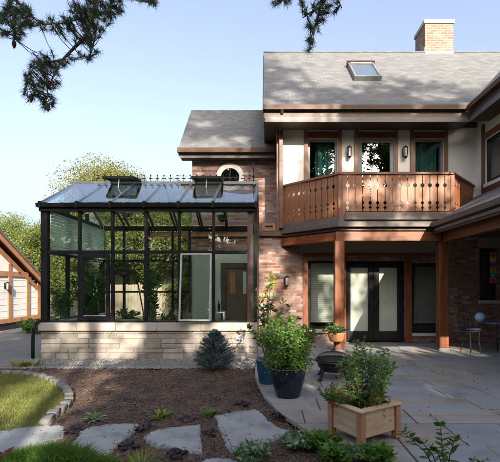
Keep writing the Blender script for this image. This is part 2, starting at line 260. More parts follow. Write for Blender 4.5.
# ------------------------------------------------------------------ mesh helpers
class MB:
    def __init__(s): s.v = []; s.f = []
    def quad(s, *p):
        n = len(s.v); s.v += [tuple(q) for q in p]; s.f.append(tuple(range(n, n + len(p))))
    def box(s, x0, x1, y0, y1, z0, z1, mat=None):
        n = len(s.v)
        pts = [(x0, y0, z0), (x1, y0, z0), (x1, y1, z0), (x0, y1, z0), (x0, y0, z1), (x1, y0, z1), (x1, y1, z1), (x0, y1, z1)]
        if mat is not None: pts = [tuple(mat @ Vector(p)) for p in pts]
        s.v += pts
        s.f += [tuple(n + i for i in q) for q in ((0, 3, 2, 1), (4, 5, 6, 7), (0, 1, 5, 4), (1, 2, 6, 5), (2, 3, 7, 6), (3, 0, 4, 7))]
        return s
    def bar(s, a, b, w, h, up=(0, 0, 1)):
        """box along a->b; h is measured along up, w across"""
        a = Vector(a); b = Vector(b); d = (b - a); L = d.length; d.normalize()
        side = d.cross(Vector(up)); side.normalize(); u = side.cross(d)
        m = Matrix.Identity(4)
        for i in range(3): m[i][0] = side[i]; m[i][1] = d[i]; m[i][2] = u[i]; m[i][3] = a[i]
        return s.box(-w / 2, w / 2, 0, L, -h / 2, h / 2, m)
    def prism(s, poly, axis_vec):
        """poly: list of 3-D points of a planar outline, extruded by axis_vec"""
        n = len(s.v); k = len(poly); a = Vector(axis_vec)
        s.v += [tuple(p) for p in poly] + [tuple(Vector(p) + a) for p in poly]
        s.f.append(tuple(range(n + k - 1, n - 1, -1))); s.f.append(tuple(range(n + k, n + 2 * k)))
        for i in range(k):
            j = (i + 1) % k; s.f.append((n + i, n + j, n + k + j, n + k + i))
        return s
    def tube(s, pts, rad, seg=8, cap=True):
        pts = [Vector(p) for p in pts]; n0 = len(s.v); m = len(pts)
        if not hasattr(rad, '__len__'): rad = [rad] * m
        ref = Vector((0.31, 0.93, 0.2))
        for i, p in enumerate(pts):
            d = (pts[min(i + 1, m - 1)] - pts[max(i - 1, 0)]); d.normalize()
            a = d.cross(ref)
            if a.length < 1e-3: a = d.cross(Vector((1, 0, 0)))
            a.normalize(); b = d.cross(a)
            for k in range(seg):
                t = 2 * math.pi * k / seg
                s.v.append(tuple(p + (a * math.cos(t) + b * math.sin(t)) * rad[i]))
        for i in range(m - 1):
            for k in range(seg):
                k2 = (k + 1) % seg
                s.f.append((n0 + i * seg + k, n0 + i * seg + k2, n0 + (i + 1) * seg + k2, n0 + (i + 1) * seg + k))
        if cap:
            s.f.append(tuple(n0 + k for k in range(seg - 1, -1, -1))); s.f.append(tuple(n0 + (m - 1) * seg + k for k in range(seg)))
        return s
    def lathe(s, prof, c=(0, 0, 0), seg=28):
        n0 = len(s.v); m = len(prof)
        for r, z in prof:
            for k in range(seg):
                t = 2 * math.pi * k / seg; s.v.append((c[0] + r * math.cos(t), c[1] + r * math.sin(t), c[2] + z))
        for i in range(m - 1):
            for k in range(seg):
                k2 = (k + 1) % seg
                s.f.append((n0 + i * seg + k, n0 + i * seg + k2, n0 + (i + 1) * seg + k2, n0 + (i + 1) * seg + k))
        s.f.append(tuple(n0 + k for k in range(seg - 1, -1, -1))); s.f.append(tuple(n0 + (m - 1) * seg + k for k in range(seg)))
        return s
    def wall(s, x0, x1, z0, z1, y, depth, holes=()):
        """wall in the XZ plane with its face at y, openings with reveals"""
        xs = sorted({x0, x1, *[h[0] for h in holes], *[h[1] for h in holes]}); zs = sorted({z0, z1, *[h[2] for h in holes], *[h[3] for h in holes]})
        xs = [x for x in xs if x0 <= x <= x1]; zs = [z for z in zs if z0 <= z <= z1]
        hole = lambda x, z: any(h[0] < x < h[1] and h[2] < z < h[3] for h in holes)
        for i in range(len(xs) - 1):
            for j in range(len(zs) - 1):
                a, b, c, d = xs[i], xs[i + 1], zs[j], zs[j + 1]
                if hole((a + b) / 2, (c + d) / 2): continue
                s.quad((a, y, c), (b, y, c), (b, y, d), (a, y, d)); yb = y + depth
                s.quad((a, yb, c), (a, yb, d), (b, yb, d), (b, yb, c))
        yb = y + depth
        for h in holes:
            a, b, c, d = h
            s.quad((a, y, c), (a, y, d), (a, yb, d), (a, yb, c)); s.quad((b, y, c), (b, yb, c), (b, yb, d), (b, y, d))
            s.quad((a, y, d), (b, y, d), (b, yb, d), (a, yb, d)); s.quad((a, y, c), (a, yb, c), (b, yb, c), (b, y, c))
        s.quad((x0, y, z0), (x0, y, z1), (x0, yb, z1), (x0, yb, z0)); s.quad((x1, y, z0), (x1, yb, z0), (x1, yb, z1), (x1, y, z1))
        s.quad((x0, y, z1), (x1, y, z1), (x1, yb, z1), (x0, yb, z1)); s.quad((x0, y, z0), (x0, yb, z0), (x1, yb, z0), (x1, y, z0))
        return s
    def build(s, name, mat, parent=None, bevel=0.0, smooth=False, seg=1):
        me = bpy.data.meshes.new(name); me.from_pydata(s.v, [], s.f); me.update()
        me.materials.append(MT[mat] if isinstance(mat, str) else mat)
        o = bpy.data.objects.new(name, me); COL.objects.link(o)
        if smooth: me.polygons.foreach_set('use_smooth', [True] * len(me.polygons))
        if bevel:
            b = o.modifiers.new('Bevel', 'BEVEL'); b.width = bevel; b.segments = seg; b.limit_method = 'ANGLE'; b.angle_limit = R(40)
        if parent is not None: adopt(o, parent)
        return o

def world_of(o):
    m = o.matrix_basis.copy()
    if o.parent is not None: m = world_of(o.parent) @ o.matrix_parent_inverse @ m
    return m
def adopt(o, parent):
    o.parent = parent; o.matrix_parent_inverse = world_of(parent).inverted()

def quads_mesh(name, V, nper, mat, parent=None, faces=None):
    """V: (n*nper,3) array, every nper vertices make one face"""
    V = np.asarray(V, dtype=np.float32).reshape(-1, 3); nv = len(V); nf = nv // nper
    me = bpy.data.meshes.new(name)
    me.vertices.add(nv); me.vertices.foreach_set('co', V.ravel())
    me.loops.add(nv); me.loops.foreach_set('vertex_index', np.arange(nv, dtype=np.int32))
    me.polygons.add(nf); me.polygons.foreach_set('loop_start', np.arange(0, nv, nper, dtype=np.int32))
    me.update(calc_edges=True); me.validate()
    me.materials.append(MT[mat] if isinstance(mat, str) else mat)
    o = bpy.data.objects.new(name, me); COL.objects.link(o)
    if parent is not None: adopt(o, parent)
    return o

def thing(name, label, cat, loc=(0, 0, 0), rz=0.0, group=None):
    o = bpy.data.objects.new(name, None); COL.objects.link(o); o.empty_display_size = .2
    o.location = loc; o.rotation_euler = (0, 0, rz)
    tag(o, label, cat, group); return o
def tag(o, label, cat, group=None):
    o['label'] = label; o['category'] = cat
    if group: o['group'] = group
    return o
def struct(o, kind='structure'): o['kind'] = kind; return o
def dup(root, loc, rz=0.0, label=None, scale=1.0):
    r = root.copy(); COL.objects.link(r); r.location = loc; r.rotation_euler = (0, 0, rz); r.scale = (scale,) * 3
    if label: r['label'] = label
    for ch in root.children:
        c = ch.copy(); COL.objects.link(c); c.parent = r
        for g in ch.children:
            d = g.copy(); COL.objects.link(d); d.parent = c
    return r

# ------------------------------------------------------------------ foliage helpers
def unit(v): return v / np.maximum(np.linalg.norm(v, axis=-1, keepdims=True), 1e-9)
def leaf_quads(P, L, W, D=None, spread=1.0, rng=RNG, droop=0.0):
    """a diamond leaf at each point; D: preferred direction"""
    n = len(P)
    d = rng.normal(size=(n, 3))
    if D is not None: d = D + d * spread
    d[:, 2] -= droop
    d = unit(d); r = unit(rng.normal(size=(n, 3))); s = unit(np.cross(d, r))
    up = np.cross(s, d)
    l = (L * rng.uniform(.65, 1.25, n))[:, None]; w = (W * rng.uniform(.7, 1.2, n))[:, None]
    V = np.stack([P, P + d * l * .45 + s * w * .5 + up * w * .12, P + d * l, P + d * l * .45 - s * w * .5 + up * w * .12], axis=1)
    return V.reshape(-1, 3)
def blades(P, L, W, D, spread, rng=RNG):
    n = len(P); d = unit(D + rng.normal(size=(n, 3)) * spread); s = unit(np.cross(d, rng.normal(size=(n, 3))))
    l = (L * rng.uniform(.7, 1.2, n))[:, None]
    return np.stack([P - s * W * .5, P + s * W * .5, P + d * l], axis=1).reshape(-1, 3)

def cull_gaps(P, gaps):
    """leave out leaves that would stand between the sun and a lit patch"""
    S = np.array(SUN); keep = np.ones(len(P), bool)
    for t, r in gaps:
        q = P - np.array(t); a = q @ S
        d = np.linalg.norm(q - a[:, None] * S, axis=1)
        wob = 1.12 + .45 * np.sin(P[:, 0] * 6.1 + P[:, 2] * 4.3) * np.sin(P[:, 2] * 5.2 - P[:, 1] * 3.1)
        keep &= ~((a > 0) & (d < (r + .10) * wob) & (np.modf(np.abs(P[:, 0] * 917.3 + P[:, 2] * 431.7))[0] > .015))
    return keep

def tree(name, label, cat, base, h, cr, cz, ch, n_leaf, leaf, lmat, seed, group=None, gaps=None, limbs=14, sig=.5, trunk_r=.16):
    rng = np.random.default_rng(seed); rd = random.Random(seed); base = (base[0], base[1], base[2] - .13)
    t = thing(name, label, cat, base, 0, group); b = Vector(base)
    m = MB(); top = b + Vector((rd.uniform(-.4, .4), rd.uniform(-.4, .4), h * .86))
    tr = [b.lerp(top, i / 8) + Vector((rd.uniform(-.12, .12), rd.uniform(-.12, .12), 0)) * (i > 0) for i in range(9)]
    m.tube(tr, [trunk_r * (1.25 if i == 0 else 1 - .105 * i) for i in range(9)], 9)
    cl = []
    for k in range(limbs):
        f = .30 + .62 * k / limbs; i = int(f * 8); p0 = tr[i].lerp(tr[i + 1], f * 8 - i)
        az = k * 2.4 + rd.uniform(-.4, .4); zz = rd.uniform(-.75, .95)
        rr = cr * math.sqrt(max(.12, 1 - zz * zz)) * rd.uniform(.72, 1.05)
        e = b + Vector((math.cos(az) * rr, math.sin(az) * rr, cz + zz * ch))
        if e.z < p0.z - .6: e.z = p0.z + rd.uniform(-.4, .6)
        mid = p0.lerp(e, .5) + Vector((rd.uniform(-.3, .3), rd.uniform(-.3, .3), rd.uniform(0, .5)))
        th_ = 1.0
        if gaps is not None and not cull_gaps(np.array([tuple(p0.lerp(mid, u)) for u in (.3, .5, .7, .9)] + [tuple(mid.lerp(e, u)) for u in (.1, .3, .5, .7, .9)]), gaps).all(): th_ = .22
        m.tube([p0, mid, e], [trunk_r * .42 * th_, trunk_r * .25 * th_, trunk_r * .07], 6)
        for q in range(5):
            u = rd.uniform(.35, 1); s0 = p0.lerp(mid, u * 2) if u < .5 else mid.lerp(e, u * 2 - 1)
            s1 = s0 + Vector((rd.gauss(0, 1), rd.gauss(0, 1), rd.gauss(.1, .8))) * cr * .24
            if gaps is not None and not cull_gaps(np.array([tuple(s0.lerp(s1, .5)), tuple(s1)]), gaps).all(): continue
            m.tube([s0, s1], [trunk_r * .12, trunk_r * .03], 4)
            cl.append(s1); cl.append(s0.lerp(s1, .6))
        cl += [e, mid.lerp(e, .6)]
    m.build('trunk', 'bark', t)
    C = np.array([tuple(c) for c in cl]); idx = rng.integers(0, len(C), n_leaf)
    P = C[idx] + unit(rng.normal(size=(n_leaf, 3))) * sig * 1.7 * np.array((1, 1, .75)) * rng.uniform(.05, 1, (n_leaf, 1)) ** .6
    if gaps is not None: P = P[cull_gaps(P, gaps)]
    quads_mesh('crown', leaf_quads(P, leaf, leaf * .62, rng=rng), 4, lmat, t)
    return t

# ------------------------------------------------------------------ camera, world, sun
cam = bpy.data.cameras.new('camera'); co = bpy.data.objects.new('camera', cam); COL.objects.link(co)
co.location = (0, 0, CZ); co.rotation_euler = (R(90), 0, 0)
cam.lens = 28.0; cam.sensor_width = 36; cam.shift_x = -15 / 500; cam.shift_y = 54 / 500
cam.clip_start = .05; cam.clip_end = 3000
SC.camera = co
w = bpy.data.worlds.new('World'); SC.world = w; w.use_nodes = True
wn = w.node_tree; bg = wn.nodes['Background']
sky = wn.nodes.new('ShaderNodeTexSky'); sky.sky_type = 'NISHITA'; sky.sun_disc = False
sky.sun_elevation = math.asin(SUN.z); sky.sun_rotation = math.atan2(SUN.x, SUN.y)
sky.air_density = 1.0; sky.dust_density = 7.0; sky.ozone_density = 2.2
hs = wn.nodes.new('ShaderNodeHueSaturation'); hs.inputs['Hue'].default_value = .506; hs.inputs['Saturation'].default_value = .78; hs.inputs['Value'].default_value = .93; wn.links.new(sky.outputs[0], hs.inputs['Color']); wn.links.new(hs.outputs[0], bg.inputs['Color']); bg.inputs['Strength'].default_value = .14
sl = bpy.data.lights.new('sun', 'SUN'); sl.energy = 3.8; sl.angle = R(.5); sl.color = (1, .90, .755)
so = bpy.data.objects.new('sun', sl); COL.objects.link(so); so.rotation_euler = (-SUN).to_track_quat('-Z', 'Y').to_euler(); so.location = SUN * 40
SC.view_settings.view_transform = 'Standard'; SC.view_settings.look = 'None'; SC.view_settings.gamma = 1
SC.view_settings.exposure = 1.8; SC.view_settings.use_curve_mapping = False

# ------------------------------------------------------------------ ground
m = MB(); m.quad((-400, -300, -.12), (400, -300, -.12), (400, 700, -.12), (-400, 700, -.12)); struct(m.build('ground', 'meadow'))
# driveway beside the greenhouse
m = MB(); m.quad((-16, 7.30, -.036), (-4.3, 7.30, -.036), (-4.3, 17, -.036), (-16, 17, -.036)); struct(m.build('driveway', 'asphalt'))

EDGE_PX = [(0, 373), (20, 373.6), (34, 375), (46, 378), (57, 382.5), (65, 388.5), (69.5, 395), (69, 401), (64, 406), (57, 411.5), (50, 418), (44, 424)]
EDGE = [gnd(*p) for p in EDGE_PX]
EDGE = [Vector((EDGE[0].x - 1.6, EDGE[0].y - .1, 0)), Vector((EDGE[0].x - .8, EDGE[0].y, 0))] + EDGE + [gnd(24, 427), gnd(0, 430.5), gnd(-40, 438)]
lawn_poly = [(p.x, p.y) for p in EDGE] + [(-14, gnd(-40, 438).y), (-14, EDGE[0].y)]
PATIO_PX = [(257.5, 353), (256, 362), (255, 370), (255.5, 379), (264, 396), (282, 414), (303, 427), (322, 439), (340, 450), (358, 462), (380, 476)]
PE = sorted([(gnd(*p).y, gnd(*p).x) for p in PATIO_PX])
PE = [(1.4, 2.6), (2.2, 1.55)] + PE + [(8.2, -.2), (11, -.2)]
PEy = np.array([p[0] for p in PE]); PEx = np.array([p[1] for p in PE])
def edge_x(y): return float(np.interp(y, PEy, PEx))
def inside(poly, X, Y):
    c = np.zeros(X.shape, bool); n = len(poly); j = n - 1
    for i in range(n):
        xi, yi = poly[i]; xj, yj = poly[j]
        hit = ((yi > Y) != (yj > Y)) & (X < (xj - xi) * (Y - yi) / (yj - yi + 1e-12) + xi)
        c ^= hit; j = i
    return c
def bed_h(x, y):
    return -.035 + .018 * np.sin(x * 2.1 + 1.3 * np.sin(y * 1.7)) * np.sin(y * 2.7 + x) + .010 * np.sin(x * 9 + y * 5) * np.sin(y * 8 - x * 4)
def drop(x, y):                                   # the bed slips under lawn, patio and gravel
    e = np.interp(y, PEy, PEx); d = np.clip((x - e + .12) / .15, 0, 1) * -.05
    return d + np.clip((y - 7.12) / .15, 0, 1) * -.03
# garden bed: uneven mulch sheet
nx, ny = 150, 150
xs = np.linspace(-5.2, 2.6, nx); ys = np.linspace(1.2, 7.45, ny); X, Y = np.meshgrid(xs, ys)
Z = np.maximum(bed_h(X, Y) + drop(X, Y) + RNG.normal(size=X.shape) * .004, -.108)
Vv = np.stack([X, Y, Z], -1).reshape(-1, 3)
fc = [(j * nx + i, j * nx + i + 1, (j + 1) * nx + i + 1, (j + 1) * nx + i) for j in range(ny - 1) for i in range(nx - 1)]
m = MB(); m.v = [tuple(v) for v in Vv]; m.f = fc; struct(m.build('garden_bed', 'mulch', smooth=True))
# gravel strip along the greenhouse wall
m = MB(); m.quad((-5.0, 7.2, -.03), (-.16, 7.2, -.03), (-.16, 8.06, -.03), (-5.0, 8.06, -.03)); struct(m.build('gravel_strip', 'gravel'))
n = 5200; gx_ = RNG.uniform(-4.95, -.18, n); gy_ = np.where(RNG.uniform(0, 1, n) < .45, 7.19 + RNG.normal(size=n) * .05, RNG.uniform(7.2, 8.05, n)); V = []
base = np.array([(1, 0, 0), (0, 1, 0), (-1, 0, 0), (0, -1, 0), (0, 0, .8), (0, 0, -.8)], float); tri = [(0, 1, 4), (1, 2, 4), (2, 3, 4), (3, 0, 4)]
rr = RNG.uniform(.008, .024, n); an = RNG.uniform(0, 6.28, n)
for i in range(4):
    a, b2, c2 = [base[k] for k in tri[i]]
    pts = []
    for q in (a, b2, c2):
        x = (q[0] * np.cos(an) - q[1] * np.sin(an)) * rr; y = (q[0] * np.sin(an) + q[1] * np.cos(an)) * rr * .8
        pts.append(np.stack([gx_ + x, gy_ + y, q[2] * rr * .9 - .026], -1))
    V.append(np.stack(pts, 1))
V = np.stack(V, 1).reshape(-1, 3)
struct(quads_mesh('gravel', V, 3, 'pebble'), 'stuff')

# lawn
m = MB(); m.v = [(x, y, -.012) for x, y in lawn_poly]; m.f = [tuple(range(len(lawn_poly)))[::-1]]; struct(m.build('lawn', 'turf'))
n = 120000
lx = RNG.uniform(-6.2, -2.0, n); ly = RNG.uniform(2.9, 6.75, n); ok = inside([(x - .05, y - .03 if y > 5 else y + .02) for x, y in lawn_poly], lx, ly) & (lx > -.72 * ly - .6); lx, ly = lx[ok], ly[ok]
P = np.stack([lx, ly, np.full(len(lx), -.013)], -1)
struct(quads_mesh('grass', blades(P, .038, .0055, np.array([0, 0, 1.0]), .42), 3, 'blade'), 'stuff')

# stone edging of the lawn
def resample(pts, step):
    out = [pts[0].copy()]; acc = 0
    for a, b in zip(pts, pts[1:]):
        L = (b - a).length; t = step - acc
        while t <= L: out.append(a.lerp(b, t / L)); t += step
        acc = (acc + L) % step if L else acc
        acc = L - (t - step)
    return out
pe = resample([p for p in EDGE ][:14], .205)
proto = []
for k in range(4):
    rd = random.Random(k); bm = bmesh.new(); bmesh.ops.create_cube(bm, size=1)
    bmesh.ops.subdivide_edges(bm, edges=bm.edges[:], cuts=2, use_grid_fill=True)
    for v in bm.verts:
        v.co = Vector((v.co.x * .185, v.co.y * .10, v.co.z * .09)) + Vector((rd.gauss(0, .006), rd.gauss(0, .006), rd.gauss(0, .004)))
        if abs(v.co.x) > .08 and abs(v.co.y) > .05: v.co *= .93
    me = bpy.data.meshes.new('edging_stone'); bm.to_mesh(me); bm.free(); me.materials.append(MT['edging'])
    me.polygons.foreach_set('use_smooth', [True] * len(me.polygons)); proto.append(me)
for i in range(len(pe) - 1):
    a, b = pe[i], pe[i + 1]; mid = (a + b) / 2; o = bpy.data.objects.new('edging_stone', proto[i % 4]); COL.objects.link(o)
    o.location = (mid.x, mid.y, .004 + random.uniform(-.012, .008)); o.rotation_euler = (random.uniform(-.05, .05), random.uniform(-.05, .05), math.atan2(b.y - a.y, b.x - a.x) + random.uniform(-.08, .08))
    tag(o, 'grey stone block in the curved edging around the lawn', 'edging stone', 'edging stones around the lawn')

# patio: bluestone pavers, one sheet of joints under them
m = MB(); ylist = np.linspace(2.0, 10.1, 60)
for a, b in zip(ylist, ylist[1:]): m.quad((edge_x(a) + .01, a, -.014), (9, a, -.014), (9, b, -.014), (edge_x(b) + .01, b, -.014))
struct(m.build('patio_bed', 'joint'))
m = MB(); rd = random.Random(3); y = 2.0
while y < 10.05:
    h = rd.choice([.30, .40, .46, .46, .61]); h = min(h, 10.09 - y); x = -.6 - rd.uniform(0, .6)
    while x < 9:
        wd = rd.choice([.46, .61, .61, .76, .91, 1.05]); x1 = min(x + wd, 9.0); g = .0075
        parts = [(y, y + h)]
        if h > .45 and rd.random() < .25: parts = [(y, y + h * .5), (y + h * .5, y + h)]
        for ya, yb in parts:
            ya += g; yb -= g; yy = np.linspace(ya, yb, 7); L = [(max(x + g, edge_x(t)), t) for t in yy]
            L = [p for p in L if p[0] < x1 - g - .04]
            if len(L) < 2: continue
            zt = rd.uniform(-.004, .004)
            full = all(abs(p[0] - (x + g)) < 1e-6 for p in L)
            if full: L = [L[0], L[-1]]
            poly = [(p[0], p[1], zt - .05) for p in L] + [(x1 - g, L[-1][1], zt - .05), (x1 - g, L[0][1], zt - .05)]
            m.prism(poly[::-1], (0, 0, .05))
        x = x1
    y += h
struct(m.build('patio', 'paver', bevel=.004))

n = 420; fx = RNG.uniform(-.1, 5.5, n); fy = 3.3 + 6.6 * RNG.uniform(0, 1, n); okf = fx > np.interp(fy, PEy, PEx) + .03; okf &= (np.sin(fx * 2.3 + fy) + RNG.uniform(-1, 1, n) > .1)
P = np.stack([fx[okf], fy[okf], np.full(okf.sum(), .006)], -1); D = np.stack([RNG.normal(size=len(P)), RNG.normal(size=len(P)), np.full(len(P), .08)], -1)
struct(quads_mesh('fallen_leaves', leaf_quads(P, .032, .026, D, .12), 4, 'chip'), 'stuff')

# ------------------------------------------------------------------ stepping stones
FLAGS = []
def flag(px_pts, label, z=-.004, th=.06):
    pts = [gnd(a, b, z) for a, b in px_pts]; dense = []
    for i, p in enumerate(pts):
        q = pts[(i + 1) % len(pts)]
        for k in range(6):
            t = k / 6; r = p.lerp(q, t)
            r += Vector((random.gauss(0, .009), random.gauss(0, .009), 0))
            dense.append(r)
    FLAGS.append([(p.x, p.y) for p in dense]); c = sum(dense, Vector()) / len(dense); c.z = z
    m = MB(); k = len(dense)
    rings = []
    for f, dz in ((1.0, -th), (1.012, -.020), (.992, -.012), (.985, -.004), (.955, .0)):
        rings.append([len(m.v) + i for i in range(k)]); m.v += [((p.x - c.x) * f, (p.y - c.y) * f, dz + (random.gauss(0, .003) if .96 < f < 1 else 0)) for p in dense]
    for a, b in zip(rings, rings[1:]):
        for i in range(k): m.f.append((a[i], a[(i + 1) % k], b[(i + 1) % k], b[i]))
    m.f.append(tuple(rings[-1]))
    me_o = m.build('stepping_stone', 'flag'); 
    bm = bmesh.new(); bm.from_mesh(me_o.data); bmesh.ops.recalc_face_normals(bm, faces=bm.faces); bm.to_mesh(me_o.data); bm.free()
    me_o.location = c
    tag(me_o, label, 'stepping stone', 'stepping stones across the mulch bed'); return me_o
flag([(-30, 441), (0, 431), (24, 427.5), (44, 425), (60, 425), (67, 429), (63, 436), (52, 441), (34, 447), (10, 453), (-20, 458)], 'long grey flagstone beside the lawn, its near edge behind the bright grassy clump')
flag([(70, 444.5), (79, 436), (81, 431), (90, 426.5), (108, 424), (139, 423), (133, 432), (121, 440), (112, 450), (104, 454), (96, 452)], 'grey flagstone with a pointed left corner, between the lawn-side flagstone and the rounded one')
flag([(145, 436), (150, 431.5), (168, 427), (200, 424.5), (201, 436), (201.5, 452), (185, 449.5), (170, 446.5), (152, 445)], 'grey flagstone rounded at the left with a straight right side, third from the lawn')
flag([(215.5, 415), (232, 411.5), (255, 408.5), (262, 413), (269, 421), (279, 427.5), (292, 432), (277, 437.5), (262, 441), (247, 446), (232, 450), (225, 441)], 'largest grey flagstone, close to the curved patio edge')
flag([(200, 463), (206, 458.5), (222, 457.5), (238, 460), (246, 466), (238, 474), (210, 474)], 'grey flagstone cut off by the bottom edge of the picture')

# mulch chips
n = 78000
px_ = RNG.uniform(-4.6, 2.2, n); py_ = 2.6 + (7.35 - 2.6) * RNG.uniform(0, 1, n) ** 1.25
ok = ~inside(lawn_poly, px_, py_) & (px_ < np.interp(py_, PEy, PEx) - .01)
clump = np.sin(px_ * 3.1 + np.sin(py_ * 2.3) * 2) * np.sin(py_ * 3.7 + px_)
ok &= RNG.uniform(-1.6, 1, n) < clump + .5
px_, py_ = px_[ok], py_[ok]; n = len(px_)
zb_ = bed_h(px_, py_) + RNG.uniform(.0, .016, n); drop_ = np.zeros(n, bool)
for fp in FLAGS:
    c_ = np.mean(fp, 0); ins = inside([tuple(q) for q in fp], px_, py_); core = inside([tuple(c_ + (np.array(q) - c_) * .86) for q in fp], px_, py_)
    u_ = RNG.uniform(0, 1, n); keep_ = (ins & ~core & (u_ < .22)) | (core & (u_ < .012)); zb_ = np.where(keep_, -.001, zb_); drop_ |= ins & ~keep_
px_, py_, zb_ = px_[~drop_], py_[~drop_], zb_[~drop_]; n = len(px_)
P = np.stack([px_, py_, zb_], -1)
d = unit(np.stack([RNG.normal(size=n), RNG.normal(size=n), RNG.normal(size=n) * .28], -1)); s = unit(np.cross(d, np.stack([RNG.normal(size=n) * .4, RNG.normal(size=n) * .4, np.ones(n)], -1)))
l = RNG.uniform(.006, .026, n)[:, None] * RNG.choice([1, 1, 1, 1, 1, 2.4], (n, 1)); wd = RNG.uniform(.002, .0065, n)[:, None]
V = np.stack([P - d * l - s * wd, P + d * l - s * wd * .5, P + d * l * .9 + s * wd, P - d * l * .9 + s * wd * .6], 1)
struct(quads_mesh('mulch', V, 4, 'chip'), 'stuff')

# ------------------------------------------------------------------ the house
YW = 10.1
H = thing('house', 'two-storey brick and stucco house with wooden balcony, grey shingle roofs and brick chimney', 'house', (3.0, YW, 0))
X = lambda px, Yv=YW: gx(px, Yv)
Zz = lambda py, Yv=YW: gz(py, Yv)
wl = (X(308), X(342), Zz(329), Zz(260.5)); dr = (X(346), X(405), .02, Zz(261)); wr = (X(412), X(447.5), Zz(333), Zz(263)); ws = (X(479.5), X(498.5), Zz(300), Zz(248))
u1 = (X(308), X(337.5), 3.12, Zz(138.6)); u2 = (X(358.5), X(394.5), 3.12, Zz(138.6)); u3 = (X(414), X(443.7), 3.12, Zz(138.6))
MB().wall(-.16, 7.4, 0, 2.95, YW, .3, [wl, dr, wr, ws]).build('lower_brick_wall', 'brick', H)
MB().wall(.34, 5.48, 2.952, 5.78, YW, .3, [u1, u2, u3]).build('upper_stucco_wall', 'stucco', H)
# hidden sides and back so that the rooms are dark
m = MB(); m.box(.345, .50, YW + .302, 15.29, 2.96, 5.78); m.build('left_side_wall', 'brick', H)
m = MB(); m.box(-2.1, -1.9, 11.5, 15.29, 0, 5.25); m.box(-2.1, 7.4, 15.3, 15.5, 0, 5.6); m.box(7.4, 7.6, 6.0, 15.5, 0, 5.6); m.build('rear_wall', 'brick', H)
m = MB(); m.box(-1.88, 7.38, 11.55, 15.28, 2.96, 3.05); m.box(.52, 7.38, YW + .32, 11.54, 2.96, 3.05); m.box(.52, 7.38, YW + .32, 15.2, 5.55, 5.6); m.build('room_floor', 'interior', H)
m = MB(); m.box(.52, 7.3, 13.0, 13.1, .02, 2.94); m.box(.52, 7.3, 13.0, 13.1, 3.06, 5.53); m.build('inner_wall', 'interior', H)
# left wing wall behind the greenhouse
MB().wall(-2.1, .338, 0, 5.25, 11.2, .3).build('wing_brick_wall', 'brick', H)
m = MB(); m.box(-.16, .336, YW + .302, 11.198, 2.80, 2.948); m.box(-.16, -.02, YW + .302, 11.198, 0, 2.798); m.build('side_wing_roof', 'dark_wood', H)
# trim boards of the lower floor
for a, b in ((303, 307.6), (342.3, 345.9), (405.4, 411.4)): m = MB(); m.box(X(a), X(b), YW - .045, YW + .06, 0.0, Zz(257.2)); m.build('door_trim', 'wood_v', H, bevel=.006)
m = MB(); m.box(X(303), X(439.5), YW - .055, YW + .05, Zz(257), Zz(253.6)); m.build('head_trim', 'wood_h', H, bevel=.006)
m = MB(); m.box(X(300), X(450), YW - .03, YW - .002, Zz(253.4), 2.62); m.box(X(478), X(505), YW - .03, YW - .002, Zz(247.6), Zz(238)); m.build('beige_header', 'beige', H)
m = MB(); m.box(X(307.8), X(342), YW - .07, YW + .10, Zz(332.5), Zz(329.2)); m.build('window_sill', 'sill', H, bevel=.008)
m = MB(); m.box(X(411.6), X(440), YW - .07, YW + .10, Zz(336), Zz(333.2)); m.build('window_sill', 'sill', H, bevel=.008)
m = MB(); m.box(X(478.5), X(499.5), YW - .07, YW + .10, Zz(303.6), Zz(300.2)); m.build('window_sill', 'sill', H, bevel=.008)
m = MB(); m.box(-.165, X(288), YW - .09, YW - .003, Zz(236.4), Zz(231.6)); m.build('band_trim', 'dark_wood', H, bevel=.006)
m = MB(); a, b = at(262.6, 231, YW - .02), at(275, 223.4, YW - .02)
m.box(a.x, b.x, YW - .08, YW - .003, Zz(226), Zz(223.4)); m.box(a.x, a.x + .06, YW - .08, YW - .003, Zz(231), Zz(226)); m.box(b.x - .06, b.x, YW - .08, YW - .003, Zz(231), Zz(226)); m.box(a.x + .06, b.x - .06, YW - .03, YW - .004, Zz(231), Zz(226))
# small boxed wall vent on the band
m.v = [(x, y + .0, z) for x, y, z in m.v]; m.build('wall_vent', 'trim', H)

